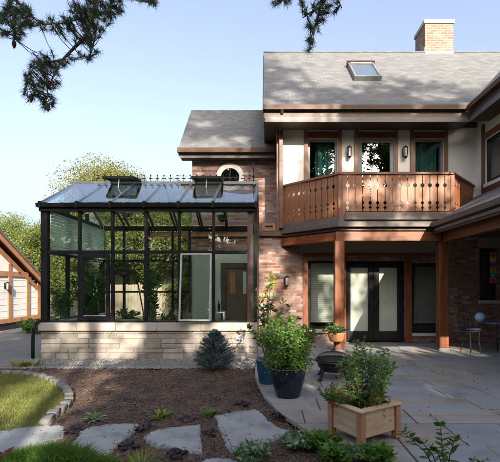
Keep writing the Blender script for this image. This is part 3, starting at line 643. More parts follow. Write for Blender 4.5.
def framed(parent, name, op, y, fw, fmat, gmat, fill=None, fillz=None, fillmat=None, rail=None, fd=.07, label=None, pleat=0.0):
    """frame, pane and (behind) curtain or blind in an opening"""
    x0, x1, z0, z1 = op; e = .004; x0 += e; x1 -= e; z0 += e; z1 -= e
    m = MB(); l, r, b, t = fw
    m.box(x0, x0 + l, y, y + fd, z0, z1); m.box(x1 - r, x1, y, y + fd, z0, z1)
    m.box(x0 + l, x1 - r, y, y + fd, z0, z0 + b); m.box(x0 + l, x1 - r, y, y + fd, z1 - t, z1)
    f = m.build(name, fmat, parent, bevel=.005)
    if label: f['label'] = label
    p = MB(); p.box(x0 + l + .001, x1 - r - .001, y + fd * .5, y + fd * .5 + .006, z0 + b + .001, z1 - t - .001); p.build('pane', gmat, f)
    if fill:
        a, bz = fillz if fillz else (z0 + b, z1 - t); c = MB()
        if fill == 'blind':
            zz = a
            while zz < bz - .01:
                c.box(x0 + .01, x1 - .01, y + fd + .035, y + fd + .041, zz, min(zz + .046, bz)); zz += .05
            c.build('blind', fillmat, f)
        else:
            k = 60; xa, xb = fill[1], fill[2]; pts = []
            for i in range(k + 1):
                u = i / k; pts.append((xa + (xb - xa) * u, y + fd + .09 + .030 * math.sin(u * (xb - xa) * 46 + .8 * math.sin(u * 9)) + .012 * math.sin(u * 31)))
            nn = len(c.v)
            for zv in np.linspace(a, bz, 6): c.v += [(x, yv + .01 * math.sin(zv * 3 + x * 5), zv) for x, yv in pts]
            for j in range(5):
                for i in range(k): q = j * (k + 1) + i; c.f.append((q, q + 1, q + k + 2, q + k + 1))
            c.build('curtain', fillmat, f, smooth=True)
    return f
framed(H, 'window', wl, YW + .08, (.07, .07, .06, .06), 'black_frame', 'glass_house', 'blind', (Zz(323), wl[3] - .05), 'blind')
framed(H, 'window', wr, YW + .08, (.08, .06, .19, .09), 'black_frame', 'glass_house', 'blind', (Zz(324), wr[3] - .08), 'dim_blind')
f = framed(H, 'window', ws, YW + .12, (.04, .04, .05, .05), 'black_frame', 'glass_dark')
# stained glass hung in that window: strips of coloured glass diamonds
sgx0, sgx1, sgz0, sgz1 = X(492.3), X(498.6), Zz(283), Zz(252); cols = ['sg_red', 'sg_teal', 'sg_orange', 'sg_blue', 'sg_yellow', 'sg_red', 'sg_orange', 'sg_blue']
SG = thing('stained_glass_panel', 'narrow stained glass panel of coloured diamonds hung in the dark porch window', 'stained glass', ((sgx0 + sgx1) / 2, YW + .10, sgz0))
hh = (sgz1 - sgz0) / 6; mid = (sgx0 + sgx1) / 2
for k in range(6):
    za = sgz0 + k * hh; zb = za + hh; zc = (za + zb) / 2; yv = YW + .105
    m = MB(); m.prism([(mid, yv, za + .003), (sgx1 - .004, yv, zc), (mid, yv, zb - .003), (sgx0 + .004, yv, zc)], (0, .005, 0)); m.build('glass_diamond', cols[k % 5], SG)
    m = MB()
    for sx in (sgx0, sgx1):
        m.prism([(sx, yv, za), (mid + (.004 if sx > mid else -.004), yv, za), (sx, yv, zc - .003)], (0, .005, 0)); m.prism([(sx, yv, zb), (mid + (.004 if sx > mid else -.004), yv, zb), (sx, yv, zc + .003)], (0, .005, 0))
    m.build('glass_corner', cols[(k + 2) % 5], SG)

# french doors
D = MB(); x0, x1, z0, z1 = dr; xm = X(374.6); yd = YW + .07
g1 = (X(351.2), X(369.4)); g2 = (X(380), X(398.8)); zb, zt = Zz(331.6), Zz(267.6)
door_f = MB(); door_f.box(x0 + .004, x0 + .05, yd - .02, yd + .10, z0, z1 - .004); door_f.box(x1 - .05, x1 - .004, yd - .02, yd + .10, z0, z1 - .004); door_f.box(x0 + .05, x1 - .05, yd - .02, yd + .10, z1 - .06, z1 - .004); door_f.box(x0 + .05, x1 - .05, yd - .06, yd + .12, 0.001, .02)
df = door_f.build('door_frame', 'black_frame', H, bevel=.004)
for (a, b), (xa, xb), hx in (((x0 + .054, xm - .003), g1, xm - .05), ((xm + .003, x1 - .054), g2, xm + .05)):
    m = MB(); m.box(a, xa, yd, yd + .055, .03, z1 - .066); m.box(xb, b, yd, yd + .055, .03, z1 - .066); m.box(xa, xb, yd, yd + .055, .03, zb); m.box(xa, xb, yd, yd + .055, zt, z1 - .066)
    d_ = m.build('door', 'black_frame', H, bevel=.005)
    m = MB(); m.box(xa + .001, xb - .001, yd + .025, yd + .031, zb + .001, zt - .001); m.build('pane', 'glass_house', d_)
    m = MB(); c = 0; zz = zb
    while zz < zt: m.box(xa + .005, xb - .005, yd + .062, yd + .066, zz, zz + .023); zz += .025
    m.build('blind', 'sheer', d_)
    m = MB(); m.box(hx - .018, hx + .018, yd - .008, yd - .0005, .93, 1.13); m.tube([(hx, yd - .006, 1.05), (hx, yd - .05, 1.05), (hx + (.09 if hx > xm else -.09), yd - .052, 1.05)], .009, 8); m.build('handle', 'iron', d_)

# upper windows
framed(H, 'window', u1, YW + .05, (.055, .055, .06, .06), 'grey_frame', 'glass_house', ('c', u1[0] + .22, u1[1] - .12), (3.1, u1[3] - .05), 'teal')
framed(H, 'window', u2, YW + .03, (.10, .10, .09, .09), 'grey_frame', 'glass_dark', label='middle balcony window with the palest frame')
f3 = framed(H, 'window', u3, YW + .05, (.055, .055, .06, .06), 'grey_frame', 'glass_house', ('c', u3[0] + .02, u3[1] - .12), (3.1, u3[3] - .05), 'teal')
m = MB()
for a, b in ((304, 307.7), (338, 341.6), (354.4, 358.2), (394.8, 397.6), (410, 413.7), (444, 447.8)): m.box(X(a), X(b), YW - .035, YW + .04, 2.96, 5.66)
m.build('window_trim', 'trim', H, bevel=.005)
m = MB()
for a, b in ((307.7, 338), (358.2, 394.8), (413.7, 444)): m.box(X(a) + .002, X(b) - .002, YW - .045, YW + .04, Zz(138.4), Zz(132.2))
m.build('window_head_trim', 'wood_h', H, bevel=.005)
m = MB(); m.box(.30, X(283), YW - .05, YW + .08, 2.9, 5.7); m.build('corner_trim', 'trim', H, bevel=.005)
m = MB(); m.box(X(476.4), X(483), YW - .05, YW - .004, 3.7, 5.7); m.build('corner_trim', 'trim', H, bevel=.005)
m = MB(); m.box(.30, 5.46, YW - .06, YW - .004, Zz(128), 5.72); m.build('frieze_board', 'dark_wood', H)

# roofs: (eave y, z) -> ridge at 45 degrees; slab with thickness
def slope(name, mat, x0, x1, ya, za, yb, zb, th=.10):
    m = MB(); m.prism([(x0, ya, za), (x0, yb, zb), (x0, yb, zb - th * 1.414), (x0, ya + th * .6, za - th * .8)], (x1 - x0, 0, 0)); return m.build(name, mat, H)
slope('main_roof', 'shingle_front', -.04, 9.4, 9.40, 5.83, 12.62, 9.05)
slope('main_roof_back', 'shingle_front', -.04, 9.4, 15.84, 5.83, 12.622, 9.05)
m = MB(); m.tube([(-.05, 12.62, 9.04), (9.4, 12.62, 9.04)], .05, 8); m.build('ridge_cap', 'shingle_front', H)
slope('left_wing_roof', 'shingle_front', -2.42, .30, 10.83, 5.30, 12.78, 7.25)
slope('left_wing_roof_back', 'shingle_front', -2.42, .34, 14.73, 5.30, 12.782, 7.25)
m = MB(); m.prism([(.344, 10.2, 5.7), (.344, 12.62, 8.95), (.344, 15.2, 5.7)], (.1, 0, 0)); m.prism([(-2.1, 11.3, 5.28), (-2.1, 12.78, 7.1), (-2.1, 14.3, 5.28)], (.1, 0, 0)); m.build('gable_end', 'brick', H)
# right wing: roof rising to +X, valley where the slopes cross
m = MB(); m.prism([(4.93, 5.9, 5.83), (8.43, 5.9, 9.33), (8.43, 5.9, 9.19), (4.99, 5.9, 5.75)], (0, 6.7, 0)); m.prism([(11.9, 5.9, 5.83), (8.432, 5.9, 9.33), (8.432, 5.9, 9.19), (11.8, 5.9, 5.75)], (0, 6.7, 0)); m.build('right_wing_roof', 'shingle_side', H)
# gutters, fascia and soffits
def gut(y0, x0, x1, z1, H_, d=.11, hgt=.10):
    m = MB(); m.prism([(x0, y0, z1), (x0, y0 + .015, z1 - hgt), (x0, y0 + d, z1 - hgt), (x0, y0 + d, z1 - .01), (x0, y0 + d - .012, z1 - .01), (x0, y0 + d - .012, z1 - hgt + .015), (x0, y0 + .028, z1 - hgt + .015), (x0, y0 + .014, z1)], (x1 - x0, 0, 0)); return m.build('gutter', 'gutter', H_)
gut(9.34, -.05, 4.88, 5.835, H)
m = MB(); m.box(-.03, 4.95, 9.46, 9.50, 5.56, 5.74); m.build('gutter_shade_board', 'dark_wood', H)  # board coloured dark for the shade under the gutter
m = MB(); m.box(-.01, 4.94, 9.44, 9.458, gz(122.2, 9.45), gz(117.2, 9.45)); m.build('fascia', 'grey_board', H, bevel=.004)
m = MB(); m.box(-.02, 5.0, 9.502, YW - .062, 5.50, 5.54); m.build('soffit', 'dark_wood', H)
m = MB(); m.box(-.02, .338, 9.502, 12.5, 5.545, 5.60); m.build('rake_soffit', 'dark_wood', H)
gut(10.76, -2.44, .28, gz(147.6, 10.78), H, hgt=.12)
m = MB(); m.box(-2.40, .28, 10.90, 10.95, gz(157.8, 10.9), gz(152, 10.9)); m.build('fascia', 'grey_board', H, bevel=.004)
m = MB(); m.box(-2.38, .29, 10.952, 11.198, gz(157.5, 10.9), gz(157.5, 10.9) + .04); m.build('soffit', 'dark_wood', H)
m = MB(); m.prism([(-2.43, 10.85, 5.22), (-2.43, 12.78, 7.15), (-2.43, 12.78, 6.95), (-2.43, 10.95, 5.12)], (.03, 0, 0)); m.build('rake_board', 'grey_board', H)
m = MB(); m.prism([(-.06, 9.42, 5.75), (-.06, 12.62, 8.95), (-.06, 12.62, 8.75), (-.06, 9.50, 5.63)], (.03, 0, 0)); m.build('rake_board', 'grey_board', H)
# right wing eaves
m = MB(); m.prism([(4.87, 5.9, 5.835), (4.885, 5.9, 5.735), (4.98, 5.9, 5.735), (4.98, 5.9, 5.82), (4.968, 5.9, 5.82), (4.968, 5.9, 5.75), (4.90, 5.9, 5.75), (4.884, 5.9, 5.835)], (0, 3.48, 0)); m.build('gutter', 'gutter', H)
m = MB(); m.box(4.99, 5.03, 5.92, 9.44, 5.56, 5.74); m.build('gutter_shade_board', 'dark_wood', H)  # dark colour stands for eave shade along the right wing
m = MB(); m.box(4.965, 4.988, 5.92, 9.43, gz(122.2, 9.45), gz(117.2, 9.45)); m.build('fascia', 'lead', H, bevel=.004)
m = MB(); m.box(5.032, 5.478, 5.92, 9.50, 5.50, 5.54); m.build('soffit', 'dark_wood', H)
# right wing upper wall (faces left) with its window
XU = 5.48; wy0, wy1, wz0, wz1 = 8.15, 9.66, 4.02, 5.10
def side_wall(m, z0, z1, y0, y1):
    ys_ = [y0, wy0, wy1, y1]; zs_ = [z0, wz0, wz1, z1]
    for i in range(3):
        for j in range(3):
            if i == 1 and j == 1: continue
            m.quad((XU, ys_[i], zs_[j]), (XU, ys_[i], zs_[j + 1]), (XU, ys_[i + 1], zs_[j + 1]), (XU, ys_[i + 1], zs_[j]))
    m.quad((XU, wy0, wz0), (XU + .12, wy0, wz0), (XU + .12, wy0, wz1), (XU, wy0, wz1)); m.quad((XU, wy1, wz0), (XU, wy1, wz1), (XU + .12, wy1, wz1), (XU + .12, wy1, wz0))
    m.quad((XU, wy0, wz1), (XU + .12, wy0, wz1), (XU + .12, wy1, wz1), (XU, wy1, wz1)); m.quad((XU, wy0, wz0), (XU, wy1, wz0), (XU + .12, wy1, wz0), (XU + .12, wy0, wz0))
m = MB(); side_wall(m, 2.9, 5.7, 6.1, YW); m.box(XU + .12, 7.38, 6.1, 6.2, 2.9, 5.7); m.build('right_upper_wall', 'stucco', H)
m = MB()
m.box(XU - .035, XU - .003, 9.68, 9.80, 3.8, 5.52); m.box(XU - .035, XU - .003, 8.0, 8.13, 3.8, 5.52); m.box(XU - .035, XU - .003, 8.13, 9.68, 5.12, 5.26); m.box(XU - .035, XU - .003, 8.13, 9.68, 3.72, 3.90)
m.build('window_trim', 'wood_y', H, bevel=.004)
m = MB(); m.box(XU - .05, XU - .004, 8.13, 9.68, 3.91, 4.0); m.build('window_sill', 'pale_trim', H, bevel=.005)
m = MB(); xw = XU + .03
m.box(xw, xw + .06, wy0 + .004, wy0 + .07, wz0 + .004, wz1 - .004); m.box(xw, xw + .06, wy1 - .07, wy1 - .004, wz0 + .004, wz1 - .004); m.box(xw, xw + .06, wy0 + .07, wy1 - .07, wz0 + .004, wz0 + .07); m.box(xw, xw + .06, wy0 + .07, wy1 - .07, wz1 - .07, wz1 - .004)
f = m.build('window', 'black_frame', H); m = MB(); m.box(xw + .03, xw + .036, wy0 + .07, wy1 - .07, wz0 + .07, wz1 - .07); m.build('pane', 'glass_dark', f)
# lower roof over the right porch
m = MB(); m.prism([(3.80, 4.0, 2.90), (5.475, 4.0, 3.80), (5.475, 4.0, 3.70), (3.84, 4.0, 2.82)], (0, 6.05, 0)); m.build('porch_roof', 'shingle_side', H)
m = MB(); m.prism([(3.72, 4.0, 2.90), (3.735, 4.0, 2.80), (3.83, 4.0, 2.80), (3.83, 4.0, 2.89), (3.818, 4.0, 2.89), (3.818, 4.0, 2.815), (3.75, 4.0, 2.815), (3.734, 4.0, 2.90)], (0, 4.74, 0)); m.build('gutter', 'grey_board', H)
m = MB(); m.box(3.83, 3.88, 4.0, 8.80, 2.66, 2.80); m.build('gutter_shade_board', 'dark_wood', H)  # dark tone paints the shade below the porch gutter
m = MB(); m.box(3.80, 3.828, 4.0, 8.74, 2.705, 2.765); m.build('fascia', 'lead', H)
m = MB(); m.box(4.03, 4.17, 4.0, 9.0, 2.48, 2.74); m.build('porch_beam', 'wood_y', H, bevel=.008)
m = MB(); m.box(3.885, 7.38, 4.0, 8.83, 2.745, 2.79); m.prism([(x, y, 2.722) for x, y in [(.60, YW - .10), (1.78, 8.90), (4.18, 8.90), (4.18, YW - .10)]], (0, 0, .02)); m.box(4.19, 7.38, 8.842, YW - .032, 2.722, 2.742); m.build('porch_ceiling', 'dark_wood', H)
m = MB(); m.box(6.35, 6.55, 4.0, YW - .002, .002, 2.744); m.build('porch_shade_wall', 'brick', H)  # wall out of view, added to darken the porch
# posts
for xa, ya, yb in ((1.565, 8.70, 8.90), (3.985, 8.87, 9.08)):
    m = MB(); m.box(xa, xa + .215, ya, yb, .06, 2.495); p = m.build('porch_post', 'wood_v', H, bevel=.012)
    m = MB(); m.box(xa - .012, xa + .227, ya - .012, yb + .012, .003, .06); m.build('post_base', 'lead', p)
m = MB(); m.box(1.60, 4.02, 8.82, 8.98, 2.50, 2.715); m.build('porch_beam', 'wood_h', H, bevel=.01)
m = MB(); m.bar((.47, YW - .01, 2.605), (1.66, 8.90, 2.605), .14, .20); m.build('porch_beam', 'wood_h', H, bevel=.01)
# downspout on the left corner
m = MB(); xd = X(281, 9.98); m.box(xd - .05, xd + .05, 9.93, 10.03, 2.95, 5.45); m.tube([(xd, 9.98, 5.44), (xd, 9.85, 5.58), (xd, 9.45, 5.68), (xd, 9.40, 5.75)], .045, 8); m.build('downspout', 'gutter', H, bevel=.008)

# balcony: floor plates with angled ends
BY = 8.86
def plan(off, y_back=YW - .064):
    return [(.46 - off * .6, y_back), (1.71 - off * .42, BY - off), (4.28 + off * .42, BY - off), (5.38 + off * .6, y_back)]
def plate(name, off, z0, z1, mat, par, x_cut=None):
    m = MB(); pl = [(x, y, z0) for x, y in plan(off)]; m.prism(pl, (0, 0, z1 - z0)); return m.build(name, mat, par, bevel=.005)
BAL = plate('balcony', .04, 2.93, 3.06, 'grey_board', H)
def band(name, off, wd, z0, z1, mat):
    m = MB(); a = plan(off); b = plan(off - wd)
    for i in range(3 if name != 'balcony_gutter' else 2):
        m.prism([(*a[i], z0), (*a[i + 1], z0), (*b[i + 1], z0), (*b[i], z0)], (0, 0, z1 - z0))
    return m.build(name, mat, BAL, bevel=.006)
band('balcony_gutter', .14, .09, 2.81, 2.925, 'grey_board')
band('recess_shade_band', .05, .06, 2.735, 2.805, 'dark_wood')  # dark band paints the shaded recess under the balcony gutter
m = MB(); m.box(X(345, 8.8), 4.22, 8.765, 8.80, 2.975, 3.13); m.build('kick_board', 'grey_board', BAL, bevel=.004)
m = MB(); m.box(X(345, 8.8), 4.22, 8.772, 8.80, 3.15, 3.166); m.build('gap_shade_strip', 'black_frame', BAL)  # black strip stands for the shaded gap above the kick board
# pickets: boards whose edges are cut so that neighbours leave a slot with a round hole and two small diamonds
PH = .93; PW = .1675
def picket_poly(wd):
    hw = wd / 2 - .010
    right = [(hw, 0), (hw, .15), (hw - .030, .19), (hw, .23), (hw, .255), (hw - .034, .30), (hw, .345), (hw, .652)]
    for k in range(7):
        t = math.pi * (k + .5) / 7; right.append((hw - .036 * math.sin(t), .70 - .044 * math.cos(t)))
    right += [(hw, .748), (hw, PH)]
    left = [(-x, z) for x, z in right][::-1]
    return right + left
pk = MB(); pk.prism([(x, -.011, z) for x, z in picket_poly(PW)], (0, .022, 0))
pk_me = None
def run(a, b, n):
    global pk_me
    a = Vector(a); b = Vector(b); d = (b - a); ang = math.atan2(d.y, d.x); st = d.length / n
    for i in range(n):
        p = a + d * ((i + .5) / n)
        if pk_me is None:
            o = pk.build('picket', 'picket'); pk_me = o.data
        else:
            o = bpy.data.objects.new('picket', pk_me); COL.objects.link(o)
        o.location = (p.x, p.y, 3.075); o.rotation_euler = (0, 0, ang); o.scale = (st / PW, 1, 1); adopt(o, BAL)
pl = plan(-.02, YW - .07); c0, c1, c2, c3 = [(x, y, 0) for x, y in pl]
run(c0, c1, 10); run(c1, c2, 15); run(c2, c3, 9)
m = MB()
for a, b in ((c0, c1), (c1, c2), (c2, c3)):
    a = Vector(a); b = Vector(b); dd = (b - a).normalized() * .03
    m.bar(a - dd + Vector((0, 0, 4.045)), b + dd + Vector((0, 0, 4.045)), .10, .055)
m.build('handrail', 'wood_h', BAL, bevel=.008)
m = MB()
for a, b in ((c0, c1), (c1, c2), (c2, c3)):
    a = Vector(a); b = Vector(b); n_ = Vector((b.y - a.y, a.x - b.x, 0)).normalized() * -.033
    m.bar(a + n_ + Vector((0, 0, 3.93)), b + n_ + Vector((0, 0, 3.93)), .035, .07); m.bar(a + n_ + Vector((0, 0, 3.15)), b + n_ + Vector((0, 0, 3.15)), .035, .07)
m.build('picket_rail', 'wood_h', BAL)
for c in (c1, c2): m = MB(); m.box(c[0] - .05, c[0] + .05, c[1] - .02, c[1] + .075, 3.062, 4.015); m.build('corner_post', 'wood_v', BAL, bevel=.006)

# chimney, skylight, round window
cx0, cx1, cy0, cy1 = gx(425, 12.55), gx(453.3, 12.55), 12.55, 13.36
m = MB(); m.box(cx0, cx1, cy0, cy1, 8.7, 9.93); CH = m.build('chimney', 'chimney_brick', H)
m = MB(); m.box(cx0 - .035, cx1 + .035, cy0 - .035, cy1 + .035, 9.932, 10.06); m.build('chimney_cap', 'coping', CH, bevel=.01)
m = MB(); m.box(cx0 - .012, cx1 + .012, cy0 - .015, cy0 - .002, 8.86, 9.03); m.build('flashing', 'lead', CH)
m = MB(); m.prism([(cx0 - .012, 12.54, 8.96), (cx0 - .012, 12.9, 9.3), (cx0 - .012, 12.9, 9.52), (cx0 - .012, 12.54, 9.16)], (.010, 0, 0)); m.build('flashing', 'lead', CH)
rs = lambda Yv: 5.83 + Yv - 9.40
def roofpt(x, t, up): return Vector((x, t - up * .707, rs(t) + up * .707))
sx0, sx1, t0, t1 = 2.44, 3.19, 10.66, 11.50
m = MB(); b4 = .0
def rbox(m, xa, xb, ta, tb, ua, ub):
    pts = [roofpt(xa, ta, ua), roofpt(xb, ta, ua), roofpt(xb, tb, ua), roofpt(xa, tb, ua), roofpt(xa, ta, ub), roofpt(xb, ta, ub), roofpt(xb, tb, ub), roofpt(xa, tb, ub)]
    n = len(m.v); m.v += [tuple(p) for p in pts]; m.f += [tuple(n + i for i in q) for q in ((0, 3, 2, 1), (4, 5, 6, 7), (0, 1, 5, 4), (1, 2, 6, 5), (2, 3, 7, 6), (3, 0, 4, 7))]
rbox(m, sx0, sx0 + .06, t0, t1, -.02, .13); rbox(m, sx1 - .06, sx1, t0, t1, -.02, .13); rbox(m, sx0 + .06, sx1 - .06, t0, t0 + .05, -.02, .13); rbox(m, sx0 + .06, sx1 - .06, t1 - .05, t1, -.02, .15)
SK = m.build('skylight', 'lead', H, bevel=.005)
m = MB(); rbox(m, sx0 + .062, sx1 - .062, t0 + .052, t1 - .052, .10, .11); m.build('pane', 'skylight_glass', SK)
m = MB(); rbox(m, sx0 + .063, sx1 - .063, t0 + .053, t1 - .053, .07, .08); m.build('reflection_panel', 'pale_trim', SK)  # pale panel under the glass stands for a bright sky reflection
m = MB(); rbox(m, sx0 - .03, sx1 + .03, t1 + .002, t1 + .07, .0, .17); m.build('head_flashing', 'gutter', SK)
rw = at(230.2, 177.6, 11.2)
m = MB(); k = 40
for i in range(k):
    a0, a1 = 2 * math.pi * i / k, 2 * math.pi * (i + 1) / k; pr = []
    for a in (a0, a1): pr.append([(rw.x + r * math.cos(a), rw.z + r * math.sin(a)) for r in (.265, .40)])
    m.prism([(pr[0][0][0], 11.15, pr[0][0][1]), (pr[0][1][0], 11.15, pr[0][1][1]), (pr[1][1][0], 11.15, pr[1][1][1]), (pr[1][0][0], 11.15, pr[1][0][1])], (0, .048, 0))
RW = m.build('round_window', 'pale_trim', H)
m = MB(); m.prism([(rw.x + .264 * math.cos(2 * math.pi * i / k), 11.19, rw.z + .264 * math.sin(2 * math.pi * i / k)) for i in range(k)], (0, .006, 0)); m.build('dark_room_disc', 'interior', RW)  # dark disc paints the unlit room; the wall has no opening
m = MB(); m.prism([(rw.x + .264 * math.cos(2 * math.pi * i / k), 11.172, rw.z + .264 * math.sin(2 * math.pi * i / k)) for i in range(k)], (0, .005, 0)); m.build('pane', 'glass_dark', RW)
m = MB(); m.box(rw.x - .011, rw.x + .011, 11.155, 11.17, rw.z - .262, rw.z + .262); m.box(rw.x - .262, rw.x - .012, 11.155, 11.17, rw.z - .011, rw.z + .011); m.box(rw.x + .012, rw.x + .262, 11.155, 11.17, rw.z - .011, rw.z + .011); m.build('muntin', 'black_frame', RW)

# ------------------------------------------------------------------ wall lanterns
def lantern(loc, label, rz=0, s=1.0, group='wall lanterns'):
    t = thing('wall_lantern', label, 'lantern', loc, rz, group)
    q = lambda pts: [(x * s, y * s, z * s) for x, y, z in pts]
    m = MB(); m.box(-.045 * s, .045 * s, -.012, -.001, -.10 * s, .12 * s); m.tube(q([(0, -.01, .09), (0, -.07, .15), (0, -.11, .13)]), .010 * s, 8); a = m.build('bracket', 'iron'); 
    m = MB(); m.lathe([(.012 * s, .17 * s), (.03 * s, .15 * s), (.075 * s, .115 * s), (.07 * s, .10 * s)], (0, -.11 * s, 0), 8); b = m.build('cap', 'iron')
    m = MB()
    for k in range(6):
        an = k * math.pi / 3; m.tube([(.066 * s * math.cos(an), -.11 * s + .066 * s * math.sin(an), .10 * s), (.050 * s * math.cos(an), -.11 * s + .050 * s * math.sin(an), -.13 * s)], .006 * s, 5)
    m.lathe([(.055 * s, -.125 * s), (.06 * s, -.14 * s), (.03 * s, -.165 * s), (.008 * s, -.19 * s)], (0, -.11 * s, 0), 8); c = m.build('cage', 'iron')
    m = MB(); m.lathe([(.045 * s, -.125 * s), (.058 * s, .098 * s)], (0, -.11 * s, 0), 6); d = m.build('lamp_glass', 'lamp_glass')
    for o in (a, b, c, d): o.parent = t
    return t
lantern((X(286.5), YW - .001, Zz(281)), 'black lantern on the brick wall beside the tall potted shrub', 0, .85)
lantern((X(348.5), YW - .001, Zz(153)), 'black lantern on white stucco between the left and middle balcony windows', 0, .95)
lantern((X(404), YW - .001, Zz(153)), 'black lantern on white stucco between the middle and right balcony windows', 0, .95)

# ------------------------------------------------------------------ greenhouse
YG = 8.1; YB = 11.1; YR = 9.62; GXL = gx(40.3, YG); GXR = gx(257.2, YG)
GH = thing('greenhouse', 'black framed glass greenhouse with pitched glass roof on a pale stone base', 'greenhouse', ((GXL + GXR) / 2, 9.6, 0))
zs0, zs1, zsill, ztr, zeb, zet = -.05, gz(331, YG), gz(322.6, YG), gz(252, YG), gz(211.3, YG), gz(203.6, YG); zrd = gz(184, YR)
# stone base: random ashlar blocks over a mortar core, on the front and the left side
bs = MB(); rd = random.Random(21)
def ashlar(x0, x1, z0, z1, put):
    z = z0
    while z < z1 - .03:
        h = min(rd.choice([.10, .13, .16, .20]), z1 - z)
        if z1 - z - h < .06: h = z1 - z
        x = x0
        while x < x1 - .02:
            wd = rd.uniform(.16, .55) * (1.2 if h > .15 else 1)
            if x1 - x - wd < .14: wd = x1 - x
            if h > .15 and rd.random() < .35: put(x, x + wd, z, z + h * .45); put(x, x + wd, z + h * .45, z + h)
            else: put(x, x + wd, z, z + h)
            x += wd
        z += h
def put_front(a, b, c, d):
    g = .005; pr = rd.uniform(.012, .030); y0 = YG + .02
    n = len(bs.v); e = .010
    bs.v += [(a + g, y0, c + g), (b - g, y0, c + g), (b - g, y0, d - g), (a + g, y0, d - g), (a + g + e, y0 - pr, c + g + e), (b - g - e, y0 - pr, c + g + e), (b - g - e, y0 - pr, d - g - e), (a + g + e, y0 - pr, d - g - e)]
    bs.f += [tuple(n + i for i in q) for q in ((4, 5, 6, 7), (0, 1, 5, 4), (1, 2, 6, 5), (2, 3, 7, 6), (3, 0, 4, 7))]
def put_left(a, b, c, d):
    g = .005; pr = rd.uniform(.012, .03); x0 = GXL + .02; n = len(bs.v); e = .010
    bs.v += [(x0, b - g, c + g), (x0, a + g, c + g), (x0, a + g, d - g), (x0, b - g, d - g), (x0 - pr, b - g - e, c + g + e), (x0 - pr, a + g + e, c + g + e), (x0 - pr, a + g + e, d - g - e), (x0 - pr, b - g - e, d - g - e)]
    bs.f += [tuple(n + i for i in q) for q in ((4, 5, 6, 7), (0, 1, 5, 4), (1, 2, 6, 5), (2, 3, 7, 6), (3, 0, 4, 7))]
ashlar(GXL, GXR, zs0, zs1, put_front); ashlar(YG + .02, YB, zs0, zs1, put_left)
SB = bs.build('stone_base', 'stone', GH)
m = MB(); m.box(GXL + .02, GXR - .002, YG + .02, YG + .28, zs0, zs1); m.box(GXL + .02, GXL + .28, YG + .28, YB, zs0, zs1); m.box(GXL + .28, -2.12, YB - .25, YB, zs0, zs1); m.build('mortar_core', 'mortar', SB)
m = MB(); xx = GXL - .03
while xx < GXR - .01:
    x2 = min(xx + rd.uniform(.7, 1.0), GXR); x2 = GXR if GXR - x2 < .3 else x2; m.box(xx + .002, x2 - .002, YG - .045, YG + .30, zs1 + .002, zsill); xx = x2
yy = YG + .302
while yy < YB - .01: y2 = min(yy + .9, YB + .03); m.box(GXL - .03, GXL + .30, yy + .002, y2 - .002, zs1 + .002, zsill); yy = y2
m.build('coping', 'coping', SB, bevel=.012)
m = MB(); m.box(GXL + .3, GXR - .01, YG + .3, YB - .26, -.05, .05); m.build('greenhouse_floor', 'floor_tile', GH)
m = MB(); m.box(-2.09, -.17, 11.172, 11.198, .05, 2.98); m.build('plaster_wall', 'plaster', GH)
# frame
mull = [44.7, 78.4, 111.6, 145.2, 178.8, 213.2]; mx = [gx(p, YG) for p in mull] + [gx(247, YG)]
fr = MB(); mw = .026
y0f, y1f = YG + .02, YG + .10
fr.box(GXL, GXL + .13, YG + .005, YG + .135, zsill, zeb); fr.box(GXR - .075, GXR - .004, YG + .005, YG + .135, zsill - .0, zeb)
for x in mx[1:6]: fr.box(x - mw - .006, x + mw + .006, y0f, y1f, zsill + .035, ztr - .035); fr.box(x - mw, x + mw, y0f, y1f, ztr + .035, zeb)
xl, xr = GXL + .13, gx(246.5, YG)
fr.box(xl, xr, y0f - .005, y1f + .005, ztr - .035, ztr + .035); fr.box(xl, xr, y0f - .003, y1f + .003, zsill, zsill + .035)
fr.box(GXL - .02, GXR, YG - .03, YG + .135, zeb, zet - .03)
# left gable, rear wall
for y in (9.1, 10.1): fr.box(GXL + .02, GXL + .10, y - .03, y + .03, zsill, zeb + (.55 - abs(y - YR) * .5))
fr.box(GXL, GXL + .13, YB - .13, YB, zsill, zeb); fr.box(GXL + .015, GXL + .105, YG + .135, YB - .13, ztr - .03, ztr + .03); fr.box(GXL + .005, GXL + .115, YG + .136, YB - .13, zeb, zeb + .12); fr.box(GXL + .015, GXL + .105, YG + .136, YB - .13, zsill, zsill + .035)
for x in [-4.0, -3.3, -2.62, -2.14]: fr.box(x - .03, x + .03, YB - .09, YB - .01, zsill, zeb)
fr.box(GXL + .13, -2.11, YB - .10, YB - .008, ztr - .03, ztr + .03); fr.box(GXL + .13, GXR - .03, YB - .11, YB - .003, zeb, zet - .03)
fr.box(GXL + .13, -2.11, YB - .095, YB - .009, 1.28, 1.33)
fr.build('frame', 'black_metal', GH, bevel=.004)
m = MB(); m.box(gx(247.2, YG), gx(253.0, YG), YG + .045, YG + .12, zsill, zeb); m.build('end_panel', 'dark_wood', GH, bevel=.004)
m = MB(); m.box(GXR - .055, GXR - .005, YG + .16, YW - .005, 0, zeb + .2); m.build('end_wall', 'dark_wood', GH)
# gutter along the eave with small rafter caps
m = MB(); m.prism([(GXL - .05, YG - .10, zet - .0), (GXL - .05, YG - .085, zet - .085), (GXL - .05, YG - .032, zet - .085), (GXL - .05, YG - .032, zet), (GXL - .05, YG - .045, zet), (GXL - .05, YG - .045, zet - .07), (GXL - .05, YG - .076, zet - .07), (GXL - .05, YG - .088, zet)], (GXR - GXL + .05, 0, 0))
for x in [GXL + .03] + mx[1:6] + [GXR - .03]: m.box(x - .022, x + .022, YG - .112, YG - .031, zet - .10, zet + .035)
m.build('eave_gutter', 'black_metal', GH)
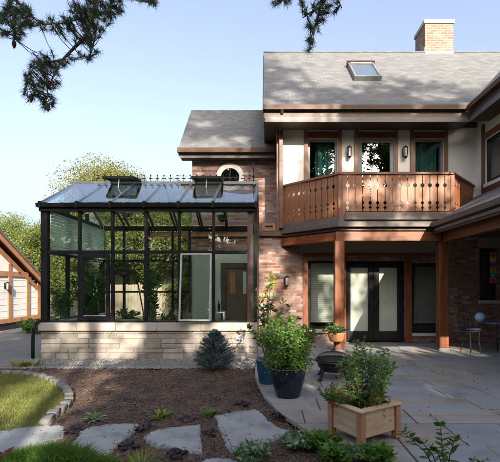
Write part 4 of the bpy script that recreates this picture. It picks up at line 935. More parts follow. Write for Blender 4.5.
# roof rafters, ridge
raf = MB(); rx = [GXL + .03] + mx[1:6] + [GXR - .03]
sl_n = Vector((0, -(zrd - zet), YR - YG)).normalized()
for x in rx:
    raf.bar((x, YG - .02, zet + .005), (x, YR, zrd - .0), .05, .07, sl_n); raf.bar((x, YB + .02, zet + .005), (x, YR, zrd), .05, .07, (0, .5, .85))
raf.box(GXL, GXR - .005, YR - .045, YR + .045, zrd - .02, zrd + .055); raf.build('roof_frame', 'lead', GH)
sp = MB()
for x in rx[1:6]: sp.bar((x, YG + .14, zeb - .02), (x, YR - .4, zeb + .48), .03, .05, sl_n); sp.bar((x, YB - .12, zeb - .02), (x, YR + .4, zeb + .48), .03, .05, (0, .5, .85))
sp.build('inner_brace', 'black_metal', GH)
for i in range(6):
    xa, xb = rx[i] + .027, rx[i + 1] - .027; a = Vector((0, YG - .03, zet + .02)); b = Vector((0, YR - .047, zrd + .012))
    m = MB(); m.prism([(xa, a.y, a.z), (xa, b.y, b.z), (xa, b.y, b.z + .008), (xa, a.y, a.z + .008)], (xb - xa, 0, 0)); m.build('roof_pane', 'glass_roof', GH)
    m = MB(); m.prism([(xa, YB + .03, zet + .02), (xa, YR + .047, zrd + .012), (xa, YR + .047, zrd + .02), (xa, YB + .03, zet + .028)], (xb - xa, 0, 0)); m.build('roof_pane', 'glass_roof', GH)
# two ridge vents propped open
for pa, pb in ((101, 131.5), (191, 219.5)):
    xa, xb = gx(pa, 8.95), gx(pb, 8.95); m = MB(); hy, hz = YR - .03, zrd + .075; e = Vector((0, -.52, -.06)); 
    A = Vector((xa, hy, hz)); Bv = Vector((xb, hy, hz))
    for p, q in ((A, A + e), (Bv, Bv + e)): m.bar(p, q, .05, .05)
    m.bar(A + e, Bv + e, .05, .05); m.bar(A, Bv, .05, .05); V_ = m.build('roof_vent', 'black_metal', GH, bevel=.004)
    m = MB(); m.prism([A + Vector((.026, -.027, 0)), A + e + Vector((.026, .027, 0)), Bv + e + Vector((-.026, .027, 0)), Bv + Vector((-.026, -.027, 0))], (0, 0, .007)); m.build('pane', 'glass_dark', V_)
    m = MB(); c_ = (A + Bv) / 2; m.tube([c_ + e * .9 + Vector((0, 0, -.03)), Vector((c_.x, YR - .55, zrd - .24))], .010, 6); m.build('stay', 'pale_frame', V_)
# cresting finials
fm = MB(); fm.box(-.006, .006, -.006, .006, 0, .15); fm.box(-.035, .035, -.005, .005, .075, .088)
fm.prism([(0, -.005, .185), (-.022, -.005, .15), (0, -.005, .125), (.022, -.005, .15)], (0, .01, 0))
for sx in (-1, 1): fm.prism([(sx * .034, -.005, .104), (sx * .05, -.005, .082), (sx * .034, -.005, .06), (sx * .020, -.005, .082)], (0, .01, 0))
f0 = None; xq = gx(62, YR) ; xq = gx(98, YR)
while xq < gx(250, YR):
    if f0 is None: f0 = fm.build('finial', 'black_metal'); o = f0
    else: o = bpy.data.objects.new('finial', f0.data); COL.objects.link(o)
    o.location = (xq, YR, zrd + .055); adopt(o, GH); xq += .163
m = MB(); xe = gx(253.5, YR); m.lathe([(.02, 0), (.02, .10), (.035, .13), (.012, .17), (.010, .28), (.028, .31), (.004, .50)], (xe, YR, zrd + .055), 10); m.build('spire', 'black_metal', GH)
# panes of the front
def pane(xa, xb, za, zb, nm='pane'):
    m = MB(); m.box(xa, xb, YG + .055, YG + .061, za, zb); return m.build('window_pane', 'glass_gh', GH)
bx = [GXL + .13] + mx[1:6] + [xr]
for i in range(6):
    a = bx[i] + (mw + .001 if i else .001); b = bx[i + 1] - (mw + .001 if i < 5 else .001)
    pane(a, b, ztr + .036, zeb - .001)
    if i not in (1, 4): pane(a + .006, b - .006, zsill + .036, ztr - .036)
def sash(xa, xb, za, zb, tilt, outer, inner, fw, name):
    """casement hinged at its top, pushed out by tilt (m) at the bottom"""
    L = math.hypot(zb - za, 0); ang = math.asin(tilt / L); top = Vector((0, YG + .012, zb))
    M4 = Matrix.Translation(top) @ Matrix.Rotation(-ang, 4, 'X')
    m = MB(); h = zb - za
    m.box(xa, xa + fw, -.025, .02, -h, 0, M4); m.box(xb - fw, xb, -.025, .02, -h, 0, M4); m.box(xa + fw, xb - fw, -.025, .02, -h, -h + fw * 1.2, M4); m.box(xa + fw, xb - fw, -.025, .02, -fw, 0, M4)
    s_ = m.build(name, outer, GH, bevel=.004)
    m = MB(); m.box(xa + fw, xb - fw, -.003, .003, -h + fw * 1.2, -fw, M4); m.build('pane', inner, s_)
    return s_
sash(bx[1] + .04, bx[2] - .04, zsill + .05, ztr - .045, .01, 'black_metal', 'glass_gh', .075, 'casement')
m = MB(); m.box(bx[1] + .10, bx[2] - .12, YG - .02, YG - .014, zsill + .135, zsill + .15); m.build('casement_handle', 'pale_frame', GH)
s5 = sash(bx[4] + .035, bx[5] - .03, zsill + .03, ztr - .03, .20, 'sash_grey', 'glass_sash', .034, 'open_casement'); s5['label'] = 'casement with pale grey frame pushed open at its bottom'
# side and rear panes
ys3 = [YG + .135, 9.07, 9.13, 10.07, 10.13, YB - .13]
for i in range(3):
    for za, zb in ((zsill + .036, ztr - .031), (ztr + .031, zeb - .001)):
        m = MB(); m.box(GXL + .055, GXL + .061, ys3[2 * i] + .001, ys3[2 * i + 1] - .001, za, zb); m.build('window_pane', 'glass_gh', GH)
m = MB(); m.prism([(GXL + .055, YG + .2, zeb + .121), (GXL + .055, YR, zrd - .05), (GXL + .055, YB - .2, zeb + .121)], (.006, 0, 0)); m.build('gable_pane', 'glass_gh', GH)
xs5 = [GXL + .131, -4.031, -3.969, -3.331, -3.269, -2.651, -2.589, -2.171]
for i in range(4):
    for za, zb in ((zsill + .036, 1.279), (1.331, ztr - .031), (ztr + .031, zeb - .001)):
        m = MB(); m.box(xs5[2 * i], xs5[2 * i + 1], YB - .055, YB - .049, za, zb); m.build('window_pane', 'glass_gh', GH)
# rolled down side blind
m = MB(); zz = ztr + .02
while zz < zeb - .02: m.prism([(GXL + .125, YG + .16, zz), (GXL + .14, YG + .16, zz + .052), (GXL + .145, YG + .16, zz + .052), (GXL + .13, YG + .16, zz)], (0, 2.78, 0)); zz += .066
m.build('side_blind', 'gh_blind', GH)
# inner house door and beam on the house wall
yk = 11.17; m = MB(); da, db = gx(221, yk), gx(250, yk); dt = gz(263, yk)
m.box(da, da + .16, yk - .06, yk - .001, .05, dt); m.box(db - .10, db, yk - .06, yk - .001, .05, dt); m.box(da + .16, db - .10, yk - .06, yk - .001, dt - .16, dt); ID = m.build('inner_door', 'dark_wood', GH, bevel=.006)
m = MB(); m.box(da + .161, db - .101, yk - .03, yk - .002, .05, dt - .161); m.build('door_panel', 'brown_pot', ID)
m = MB(); m.box(da + .26, db - .42, yk - .036, yk - .031, 1.25, dt - .28); m.build('lit_door_panel', 'terracotta', ID)  # opaque warm panel puts the lit look of the door into colour
m = MB(); m.box(gx(243, yk), gx(247, yk), yk - .036, yk - .031, 1.25, dt - .25); m.build('lit_door_strip', 'sheer', ID)  # pale strip, lit part of the door put into the colour
m = MB(); m.box(gx(188, yk), gx(250, yk), yk - .045, yk - .002, gz(251, yk), gz(239, yk)); m.build('brick_panel', 'brick', GH)
m = MB(); m.box(gx(150, yk), gx(253, yk), yk - .12, yk - .003, gz(237, yk), gz(232.5, yk)); m.build('wall_beam', 'garage_timber', GH)
# downspout at the left corner
m = MB(); xd = GXL - .05
m.tube([(GXL - .05, YG - .09, zsill - .02), (xd - .03, YG - .11, zsill - .12), (xd - .035, YG - .12, .3), (xd - .035, YG - .12, .0)], .035, 10); m.tube([(GXL + .02, YG - .03, zsill + .05), (GXL - .05, YG - .09, zsill - .02)], .035, 10); m.build('downspout', 'black_metal', GH, smooth=True)
m = MB(); a = at(239.5, 337.5, YG - .02); m.box(a.x - .075, a.x + .075, YG - .025, YG + .01, a.z - .05, a.z + .05); m.build('outlet_cover', 'white_plastic', GH, bevel=.006)

# ------------------------------------------------------------------ plants inside the greenhouse
def stems_plant(t, n, h, rad, lmat, leaf, per, smat='green_stem', base_z=0, lean=.25, seed=0, fr=.15, spread=.8, wide=.5, r0=.05, droop=0.0, sr=.006):
    """several leaning stems with leaves all along them; local to t"""
    rd = random.Random(seed); rng = np.random.default_rng(seed); m = MB(); PP = []; DD = []
    for k in range(n):
        az = 2 * math.pi * k / n + rd.uniform(-.4, .4); q = math.sqrt(rd.random()); hh = h * rd.uniform(.7, 1.05) * (1 - .3 * q)
        a = Vector((math.cos(az) * r0 * q, math.sin(az) * r0 * q, base_z)); e = Vector((math.cos(az) * rad * q, math.sin(az) * rad * q, base_z + hh))
        mid = a.lerp(e, .5) + Vector((-math.cos(az), -math.sin(az), 0)) * lean * .15 * rad + Vector((0, 0, hh * .08))
        pts = [a, a.lerp(mid, .5), mid, mid.lerp(e, .5), e]; m.tube(pts, [sr, sr * .9, sr * .75, sr * .55, sr * .3], 5)
        for j in range(per):
            u = fr + (1 - fr) * rd.random(); v = u * 4; i = min(3, int(v)); p = pts[i].lerp(pts[i + 1], v - i)
            PP.append(p); d = (pts[i + 1] - pts[i]).normalized(); az2 = rd.uniform(0, 6.28); DD.append(d * .5 + Vector((math.cos(az2), math.sin(az2), .1)))
    s = m.build('stem', smat); s.parent = t
    P = np.array([tuple(p) for p in PP]); Dv = np.array([tuple(d) for d in DD])
    f = quads_mesh('leaf_mass', leaf_quads(P, leaf, leaf * wide, Dv, spread * .4, rng, droop), 4, lmat); f.parent = t
    return t
def pot(t, prof, mat, soil_r, soil_z, seg=32):
    m = MB(); m.lathe(prof, (0, 0, 0), seg); o = m.build('pot', mat, smooth=True); o.parent = t
    m = MB(); m.lathe([(soil_r, soil_z - .02), (soil_r, soil_z), (soil_r * .5, soil_z + .015), (.01, soil_z + .02)], (0, 0, 0), 20); s = m.build('soil', 'soil'); s.parent = o
    return o
t = thing('potted_plant', 'leafy plant in a turquoise pot behind the leftmost greenhouse pane', 'potted plant', (gx(62.5, 8.75), 8.75, .55))
pot(t, [(.085, 0), (.115, .16), (.125, .17), (.125, .19), (.105, .19), (.095, .15)], 'turquoise', .10, .16)
stems_plant(t, 16, .85, .26, 'indoor', .11, 18, base_z=.16, seed=2)
m = MB(); m.box(GXL + .30, -3.35, 8.48, 9.0, .50, .548); 
for xx in (GXL + .36, -3.42):
    for yy in (8.52, 8.94): m.box(xx, xx + .05, yy, yy + .05, .052, .498)
BN = tag(m.build('plant_bench', 'brown_pot', bevel=.004), 'low brown bench under the potted plants inside the greenhouse', 'bench')
t = thing('potted_plant', 'bushy dark green plant behind the black casement in the greenhouse', 'potted plant', (gx(91, 9.15), 9.15, .05))
pot(t, [(.15, 0), (.20, .32), (.22, .34), (.22, .38), (.19, .38), (.18, .32)], 'brown_pot', .185, .34)
stems_plant(t, 30, 1.95, .42, 'indoor', .13, 30, base_z=.34, seed=3, sr=.008)
t = thing('potted_plant', 'low leafy plant in a big brown tub inside the greenhouse', 'potted plant', (gx(128, 8.7), 8.7, .05))
pot(t, [(.17, 0), (.24, .62), (.26, .64), (.26, .70), (.22, .70), (.21, .62)], 'brown_pot', .22, .66)
stems_plant(t, 16, .26, .3, 'indoor', .10, 12, base_z=.66, seed=4)
t = thing('indoor_tree', 'slender indoor tree with a tall leafy stem near the greenhouse middle', 'indoor tree', (gx(152, 9.5), 9.5, .05))
pot(t, [(.15, 0), (.19, .35), (.21, .37), (.21, .41), (.18, .41), (.17, .35)], 'glaze_black', .175, .37)
stems_plant(t, 12, 2.3, .26, 'indoor', .14, 30, base_z=.37, seed=5, sr=.012)
t = thing('potted_plant', 'small leafy plant beside the slender indoor tree in the greenhouse', 'potted plant', (gx(170, 8.75), 8.75, .05))
pot(t, [(.14, 0), (.19, .46), (.2, .48), (.2, .52), (.17, .52), (.16, .46)], 'terracotta', .165, .48)
stems_plant(t, 14, .42, .28, 'indoor', .11, 12, base_z=.48, seed=6)
t = thing('hanging_basket', 'dark hanging basket with trailing leaves inside the greenhouse', 'hanging basket', (gx(124, 9.2), 9.2, gz(277, 9.2)))
m = MB(); m.lathe([(.05, 0), (.12, .05), (.15, .12), (.14, .12), (.10, .05)], (0, 0, 0), 20); o = m.build('basket', 'dark_wood'); o.parent = t
m = MB()
for k in range(3): m.tube([(.14 * math.cos(k * 2.1), .14 * math.sin(k * 2.1), .12), (0, 0, .6), (0, 0, 1.75)], .004, 4)
o = m.build('hanger', 'iron'); o.parent = t
stems_plant(t, 12, .14, .24, 'indoor', .08, 9, base_z=.11, seed=7)
m = MB(); m.tube([at(136, 274, 9.0), at(143, 311, 9.0)], .016, 8); m.tube([at(138, 274, 9.05), at(155, 311, 9.05)], .013, 8); m.tube([at(136.5, 276, 9.02), at(138.5, 276, 9.04)], .012, 6); m.tube([at(143, 311, 9.0), at(143.2, 312, 9.0), Vector((gx(143.4, 9), 9.0, .05))], .016, 8); m.tube([at(155, 311, 9.05), Vector((gx(156, 9.05), 9.05, .05))], .013, 8)
tag(m.build('trellis_frame', 'twig'), 'slanted pole trellis standing inside the greenhouse', 'trellis')
t = thing('hanging_plant', 'small plant hung from the roof at the right of the greenhouse', 'hanging plant', (gx(222, 9.3), 9.3, gz(222, 9.3)))
m = MB(); m.lathe([(.04, 0), (.09, .04), (.10, .09), (.08, .09)], (0, 0, 0), 16); o = m.build('basket', 'dark_wood'); o.parent = t
m = MB(); m.tube([(0, 0, .08), (0, 0, .68)], .004, 4); o = m.build('hanger', 'iron'); o.parent = t
stems_plant(t, 9, .10, .15, 'indoor', .07, 8, base_z=.08, seed=8)
t = thing('side_table', 'small pale table with bottles against the inner greenhouse wall', 'table', (gx(218, 10.8), 10.8, .05))
m = MB(); m.box(-.2, .2, -.15, .15, .68, .71); o = m.build('table_top', 'pale_frame', bevel=.004); o.parent = t
for sx in (-.17, .17):
    for sy in (-.12, .12): m = MB(); m.box(sx - .02, sx + .02, sy - .02, sy + .02, 0, .679); o = m.build('leg', 'pale_frame'); o.parent = t
for k, (dx, hgt, mm) in enumerate(((-.10, .26, 'globe'), (.02, .32, 'glaze_black'), (.11, .22, 'glaze_blue'))):
    m = MB(); m.lathe([(.035, 0), (.035, hgt * .6), (.012, hgt * .78), (.012, hgt)], (0, 0, 0), 14); o = m.build('bottle', mm, smooth=True); o.location = (gx(218, 10.8) + dx, 10.8, .761); tag(o, ['pale blue bottle', 'black bottle', 'dark blue bottle'][k] + ' on the small table inside the greenhouse', 'bottle', 'bottles in the greenhouse')

# ------------------------------------------------------------------ garage at the far left (its gable wall faces right)
GXW = -8.8; GA = thing('garage', 'white garage with brown half timbering and sloping roof left of the greenhouse', 'garage', (-10.5, 11.2, 0))
def rake_z(y): return 3.55 + (12.0 - y) * .60 if y >= 11.2 else 3.55 + .8 * .6 - (11.2 - y) * .60
m = MB(); m.prism([(GXW, 7.0, .2), (GXW, 15.2, .2), (GXW, 15.2, rake_z(15.2) - .30), (GXW, 11.2, rake_z(11.2) - .30), (GXW, 7.0, rake_z(7.0) - .30)], (-5, 0, 0)); m.build('wall', 'siding', GA)
m = MB(); m.box(GXW - 5, GXW - .01, 7.02, 15.18, -.13, .198); m.build('foundation', 'iron', GA)
m = MB(); zt_ = 1.88
gt = lambda a, b, c, d, m=m: m.box(GXW + .002, GXW + .04, a, b, c, d)
yv = lambda px: -GXW * F / (CX - px)
gt(7.0, 15.2, zt_ - .09, zt_ + .09); gt(7.0, 15.2, .2, .36)
for p in (-20, 9, 27.5): gt(yv(p) - .09, yv(p) + .09, .361, zt_ - .091)
gt(15.0, 15.199, .361, zt_ - .091)
for p in (-6, 9, 19, 29): y_ = yv(p); gt(y_ - .07, y_ + .07, zt_ + .091, rake_z(y_ + .07) - .46)
m.build('timber', 'garage_timber', GA, bevel=.006)
m = MB()
for za in np.arange(.40, zt_ - .1, .21): m.box(GXW + .0005, GXW + .006, 7.1, 15.0, za, za + .012)
m.build('siding_line', 'pale_frame', GA)
m = MB()
for (ya, yb) in ((11.2, 15.38), (11.2, 6.6)):
    m.prism([(GXW + .34, ya, rake_z(ya)), (GXW + .34, yb, rake_z(yb)), (GXW + .34, yb, rake_z(yb) - .10), (GXW + .34, ya, rake_z(ya) - .10)], (-5.8, 0, 0))
m.build('roof', 'shingle_dark', GA)
m = MB()
for (ya, yb) in ((11.2, 15.34), (11.2, 6.7)):
    m.prism([(GXW + .30, ya, rake_z(ya) - .102), (GXW + .30, yb, rake_z(yb) - .102), (GXW + .30, yb, rake_z(yb) - .27), (GXW + .30, ya, rake_z(ya) - .27)], (-.04, 0, 0))
    m.prism([(GXW + .05, ya, rake_z(ya) - .29), (GXW + .05, yb - .3, rake_z(yb - .3 if yb > 11 else yb) - .29), (GXW + .05, yb - .3, rake_z(yb - .3 if yb > 11 else yb) - .46), (GXW + .05, ya, rake_z(ya) - .46)], (-.045, 0, 0))
m.build('rake_board', 'garage_timber', GA)
m = MB()
for (ya, yb) in ((11.2, 15.34), (11.2, 6.7)): m.prism([(GXW + .258, ya, rake_z(ya) - .12), (GXW + .258, yb, rake_z(yb) - .12), (GXW + .258, yb, rake_z(yb) - .15), (GXW + .258, ya, rake_z(ya) - .15)], (-.25, 0, 0))
m.build('soffit', 'wood_y', GA)
lantern((GXW + .005, yv(4.5), 1.47), 'small black lantern on the white garage wall', R(90), .9)

# ------------------------------------------------------------------ beyond: fence, neighbour, trees
FN = thing('garden_fence', 'pale wooden board fence seen through the greenhouse', 'fence', (-9, 19.5, 0))
m = MB(); x = -16.0; rd = random.Random(5)
while x < -1.2: m.box(x, x + .145, 19.5, 19.52, -.08, 1.52 + rd.uniform(-.01, .01)); x += .155
m.build('board', 'fence', FN)
m = MB(); m.box(-16, -1.2, 19.525, 19.57, .35, .45); m.box(-16, -1.2, 19.525, 19.57, 1.2, 1.3); m.build('rail', 'fence', FN)
for k in range(7): m = MB(); m.box(-16 + k * 2.4, -15.9 + k * 2.4, 19.575, 19.67, -.13, 1.62); m.build('fence_post', 'fence', FN)
NB = thing('neighbour_house', 'low pale house with grey green roof beyond the fence', 'house', (-8, 28, 0))
m = MB(); m.box(-13.5, -3.5, 26.5, 32, -.13, 2.25); m.build('wall', 'neigh_wall', NB)
m = MB(); m.prism([(-13.8, 26.1, 2.2), (-13.8, 29.2, 4.0), (-13.8, 32.4, 2.2)], (10.6, 0, 0)); m.build('roof', 'neigh_roof', NB)
for xx in (-11.5, -8.8, -5.8): m = MB(); m.box(xx, xx + 1.1, 26.46, 26.499, .9, 1.9); m.build('window', 'black_frame', NB)
BT = [('round autumn tree with yellow crown behind the greenhouse roof', (-9.0, 26.0, 0), 9.3, 3.7, 6.2, 2.75, 260000, .12, 'yellow_tree', 31, .16),
      ('pale green and yellow tree rising behind the garage roof', (-18.6, 31, 0), 6.5, 3.6, 4.0, 2.3, 70000, .12, 'lime_tree', 32, .2),
      ('low leafy green tree between garage and greenhouse', (-12.6, 22.5, 0), 5.0, 2.1, 3.0, 1.9, 22000, .12, 'lime_tree', 33, .12),
      ('green tree behind the fence seen through the left panes', (-9.3, 22.0, 0), 6.0, 2.2, 3.6, 2.2, 22000, .12, 'lime_tree', 34, .12),
      ('darker green tree behind the fence seen through the middle panes', (-6.0, 23.0, 0), 6.2, 2.3, 3.9, 2.1, 24000, .12, 'lime_tree', 35, .12),
      ('yellow green tree beside the house seen through the middle panes', (-3.6, 21.5, 0), 5.4, 1.8, 3.6, 1.9, 20000, .12, 'lime_tree', 36, .12),
      ('hazy yellow tree at the far left edge beyond the garage', (-24, 36, 0), 8.0, 4.0, 5.0, 3.0, 30000, .17, 'yellow_tree', 37, .2)]
for lab, base, h, cr, cz, ch, nl, lf, lm, sd, tr_ in BT:
    tree('background_tree', lab, 'tree', base, h, cr, cz, ch, nl, lf, lm, sd, 'trees beyond the fence', None, 18, cr * (.27 if sd == 31 else .17), tr_)

for k, (x_, y_, h_, lm, lab) in enumerate(((-10.9, 16.5, 2.0, 'lime_tree', 'leafy shrub by the fence seen through the leftmost panes'), (-9.3, 17.5, 2.2, 'lime_tree', 'taller pale green shrub by the fence behind the black casement'), (-3.9, 18.0, 1.6, 'lime_tree', 'shrub by the fence nearest the house'))):
    rng = np.random.default_rng(300 + k); t = thing('background_shrub', lab, 'shrub', (x_, y_, -.13), 0, 'shrubs in front of the fence'); m = MB()
    C = []
    for q in range(16): a = rng.uniform(0, 6.28); r_ = rng.uniform(.1, .8); e = (math.cos(a) * r_, math.sin(a) * r_ * .7, h_ * rng.uniform(.35, 1)); C.append(e); m.tube([(0, 0, 0), (e[0] * .4, e[1] * .4, e[2] * .6), e], [.03, .02, .006], 5)
    o = m.build('stem', 'bark'); o.parent = t; C = np.array(C); P = C[rng.integers(0, 16, 6000)] + unit(rng.normal(size=(6000, 3))) * .42 * rng.uniform(0, 1, (6000, 1)) ** .6
    o = quads_mesh('foliage', leaf_quads(P, .10, .06, None, 1, rng), 4, lm); o.parent = t

# ------------------------------------------------------------------ trees behind the camera: they shade the garden; the gaps let the sun patches through
def W(px, py, Y): return tuple(at(px, py, Y))
GAPS = [(W(60, 345, 8.1), .42), (W(85, 345, 8.1), .50), (W(110, 346, 8.1), .45), (W(132, 340, 8.1), .30), (W(195, 340, 8.1), .22), (W(228, 328, 8.1), .25),
        (W(30, 393, 5.4), 1.1), (W(10, 410, 4.7), 1.0), (W(0, 385, 5.8), .9), (W(55, 390, 5.6), .4),
        (W(440, 36, 12.6), 1.0), (W(410, 70, 11.3), .8), (W(470, 70, 11.3), .9), (W(385, 60, 11.8), .55), (W(345, 66, 11.6), .35), (W(330, 88, 10.7), .3), (W(285, 100, 10.2), .25), (W(290, 62, 11.8), .25), (W(500, 60, 11.8), .8), (W(318, 73, 11.3), .25), (W(430, 98, 10.0), .3),
        (W(455, 195, 9.3), .55), (W(430, 190, 8.9), .28), (W(405, 195, 8.9), .22), (W(372, 190, 8.9), .2), (W(345, 200, 8.9), .25), (W(355, 237, 8.9), .22), (W(395, 236, 8.9), .3), (W(418, 240, 8.9), .25),
        (W(291, 150, 10.1), .3), (W(448, 134, 10.1), .22), (W(452, 158, 10.1), .18), (W(325, 117, 9.5), .2),
        (W(269, 262, 10.1), .28), (W(296, 290, 10.1), .25), (W(268, 300, 10.1), .25), (W(300, 318, 10.1), .28), (W(318, 300, 10.1), .16), (W(315, 275, 10.1), .12),
        (W(360, 322, 10.1), .28), (W(360, 290, 10.1), .2), (W(362, 275, 10.1), .15), (W(390, 280, 10.1), .2), (W(390, 325, 10.1), .2), (W(374, 330, 10.1), .25),
        (W(365, 347, 9.3), .35), (W(395, 347, 9.4), .35), (W(425, 349, 9.2), .35), (W(455, 350, 9.0), .3), (W(340, 350, 9.0), .25), (W(408, 320, 10.1), .1),
        (W(270, 200, 11.2), .3), (W(240, 140, 11.3), .16), (W(205, 125, 12.0), .2), (W(215, 145, 11), .25),
        (W(270, 72, 11.4), .08), (W(300, 64, 11.7), .09), (W(333, 62, 11.8), .12), (W(292, 84, 10.9), .08), (W(322, 80, 11.0), .1), (W(305, 92, 10.5), .12), (W(276, 100, 10.2), .12), (W(312, 102, 10.1), .08), (W(352, 98, 10.3), .1), (W(275, 88, 10.6), .06), (W(345, 84, 10.8), .08), (W(380, 96, 10.3), .06), (W(395, 88, 10.6), .1),
        (W(288, 330, 5.25), .38), (W(268, 285, 6.0), .30), (W(290, 350, 5.1), .2), (W(362, 372, 3.85), .28), (W(370, 350, 9.1), .3), (W(352, 349, 9.1), .3), (W(410, 346, 9.5), .35), (W(440, 348, 9.3), .3), (W(335, 330, 8.5), .15),
        (W(313, 165, 10.1), .08), (W(350, 165, 10.1), .08), (W(400, 135, 10.1), .06), (W(290, 130, 10.1), .08), (W(285, 250, 10.1), .1), (W(262, 325, 10.1), .12), (W(265, 215, 11.2), .14), (W(262, 175, 11.2), .12),
        (W(251, 300, 8.1), .12), (W(251, 250, 8.1), .12), (W(251, 230, 8.1), .1), (W(150, 225, 8.1), .2),
        (W(450, 395, 5.3), .12), (W(430, 388, 5.7), .10)]
SH_T = [((4.2, -8.0, 0), 15.5, 3.2, 9.8, 5.2, 41), ((8.6, -8.6, 0), 15.5, 3.3, 9.6, 5.5, 42), ((1.2, -9.0, 0), 12.5, 2.4, 7.6, 4.6, 43), ((7.7, -13.0, 0), 24.0, 3.5, 18.0, 5.8, 44), ((2.4, -13.5, 0), 17.0, 3.0, 11.5, 5.0, 45), ((12.2, -9.5, 0), 15.5, 3.3, 9.4, 5.4, 46), ((11.8, -14.0, 0), 20.5, 3.8, 14.8, 5.2, 47), ((7.0, -5.6, 0), 8.0, 2.8, 4.9, 2.8, 48), ((3.2, -5.0, 0), 7.2, 2.0, 4.6, 2.4, 49)]
for k, (b_, h, cr, cz, ch, sd) in enumerate(SH_T):
    tree('shade_tree', 'tall leafy garden tree standing behind the viewpoint', 'tree', b_, h, cr, cz, ch, 16000, .24, 'oak', sd, 'shade trees behind the viewpoint', GAPS, 18, .62, .22)

# unseen trees, added behind the viewpoint to darken what the window panes reflect
for k, (x_, y_, h_) in enumerate(((-21, -17, 14), (-14.5, -19, 17), (-9, -18, 16), (-4, -20, 17), (1, -23, 17), (6.5, -24, 15), (17, -19, 14), (23, -17, 13))):
    tree('reflection_tree', 'broad dense tree added out of view behind the viewpoint to darken reflections', 'tree', (x_, y_, 0), h_, 4.4, h_ * .5, h_ * .47, 16000, .5, 'oak', 120 + k, 'added trees behind the viewpoint for dark reflections', None, 16, .9, .22)

HG = thing('screen', 'unseen leafy hedge far behind the viewpoint', 'screen', (0, -15.5, 0)); m = MB(); rd = random.Random(77); xx = -30  # out of view, added to block the bright horizon in the panes
while xx < 30: w_ = rd.uniform(.8, 1.6); m.box(xx, xx + w_, -15.9 - rd.uniform(0, .4), -15.0 + rd.uniform(-.3, .2), -.13, rd.uniform(3.4, 4.4)); xx += w_ + .003
m.build('core', 'meadow', HG); n = 34000; rng = np.random.default_rng(78)
P = np.stack([rng.uniform(-30, 30, n), -14.85 + rng.normal(size=n) * .28, rng.uniform(0, 1, n) ** .9 * 4.9], -1); quads_mesh('foliage', leaf_quads(P, .26, .17, None, 1, rng), 4, 'oak', HG)

# ------------------------------------------------------------------ pine boughs hanging into the picture
PN = thing('pine_tree', 'pine tree whose cone bearing boughs hang into the top of the picture', 'pine tree', (-3.4, -1.6, 0))
m = MB(); m.tube([(-3.4, -1.6, -.13), (-3.35, -1.6, 3), (-3.3, -1.5, 7), (-3.35, -1.45, 11)], [.24, .20, .15, .05], 12)
YP = 5.0
def bp(px, py, Yv=YP): return at(px, py, Yv)
branches = [
    [Vector((-3.3, -1.5, 6.6)), Vector((-2.6, 1.5, 6.5)), bp(112, -45), bp(100, -12), bp(93, 15), bp(86, 36), bp(74, 48), bp(62, 60), bp(54, 74), bp(48, 88), bp(46, 102)],
    [bp(93, 15), bp(75, 20), bp(58, 24), bp(40, 24)],
    [Vector((-3.3, -1.5, 5.9)), Vector((-3.3, 1.5, 5.9)), bp(5, -50), bp(8, -10), bp(14, 20), bp(16, 40)],
    [bp(8, -10), bp(22, 6), bp(34, 18)],
    [bp(62, 60), bp(48, 62), bp(34, 68), bp(26, 78)],
    [bp(86, 36), bp(94, 42), bp(90, 56)],
    [bp(112, -45), bp(118, -15), bp(108, 12)],
    [Vector((-3.32, -1.5, 7.4)), Vector((-1.2, 1.2, 7.3)), bp(318, -60), bp(326, -20), bp(320, 8), bp(316, 24), bp(311, 38), bp(310, 48)],
    [bp(326, -20), bp(338, 0), bp(342, 8)], [bp(318, -60), bp(292, -20), bp(280, 2)], [bp(150, -40), bp(150, -12), bp(148, 2)], [bp(112, -45), bp(150, -40)], [bp(320, 8), bp(308, 14), bp(303, 18)]]
for k, br in enumerate(branches):
    L = len(br); r0 = .055 if (br[0].y < 0) else .016
    m.tube(br, [max(.006, r0 * (1 - i / (L - .3)) ** 1.3) for i in range(L)], 7)
tuftsP = []; rng = np.random.default_rng(5); rd = random.Random(9)
bpts = [a.lerp(b, u) for br in branches for a, b in zip(br, br[1:]) for u in (0, .2, .4, .6, .8, 1) if a.y > 3]
ell = [(93, 14, 25, 20, 60), (82, 36, 22, 12, 22), (56, 24, 18, 10, 18), (14, 18, 19, 24, 60), (60, 62, 18, 10, 16), (44, 74, 19, 18, 34), (38, 90, 16, 14, 24), (48, 104, 8, 8, 8), (90, 50, 10, 12, 10), (114, 6, 10, 10, 14),
       (320, 6, 22, 14, 26), (316, 26, 9, 12, 10), (310, 46, 5, 7, 6), (280, 2, 14, 6, 10), (150, 0, 12, 6, 10), (330, -12, 22, 10, 16), (95, -18, 34, 14, 30), (12, -16, 22, 12, 20), (128, -8, 14, 8, 8)]
V = []; Vb = []
for cx_, cy_, rx_, ry_, n_ in ell:
    for k in range(int(n_ * 1.25)):
        a = rd.uniform(0, 6.28); q = math.sqrt(rd.random()); p = bp(cx_ + rx_ * q * math.cos(a), cy_ + ry_ * q * math.sin(a), YP + rd.uniform(-.32, .32))
        nb = min(bpts, key=lambda z: (z - p).length_squared); d = (p - nb)
        if d.length > .5: d = d * (.5 / d.length); p = nb + d
        m.tube([nb, nb.lerp(p, .5) + Vector((0, 0, -.02)), p], [.006, .005, .003], 4, cap=False)
        dd = d.normalized() if d.length > .02 else Vector((0, 0, -1)); dd = (dd + Vector((0, 0, -.15))).normalized()
        nn = 52; P0 = np.array(p) - np.array(dd) * rng.uniform(0, .10, (nn, 1)) ; bl = blades(P0, .092, .0062, np.array(dd) * .75, .55, rng)
        (Vb if rd.random() < .035 else V).append(bl)
m.build('trunk', 'bark', PN)
quads_mesh('needles', np.concatenate(V), 3, 'pine', PN)
quads_mesh('dry_needles', np.concatenate(Vb), 3, 'pine_brown', PN)
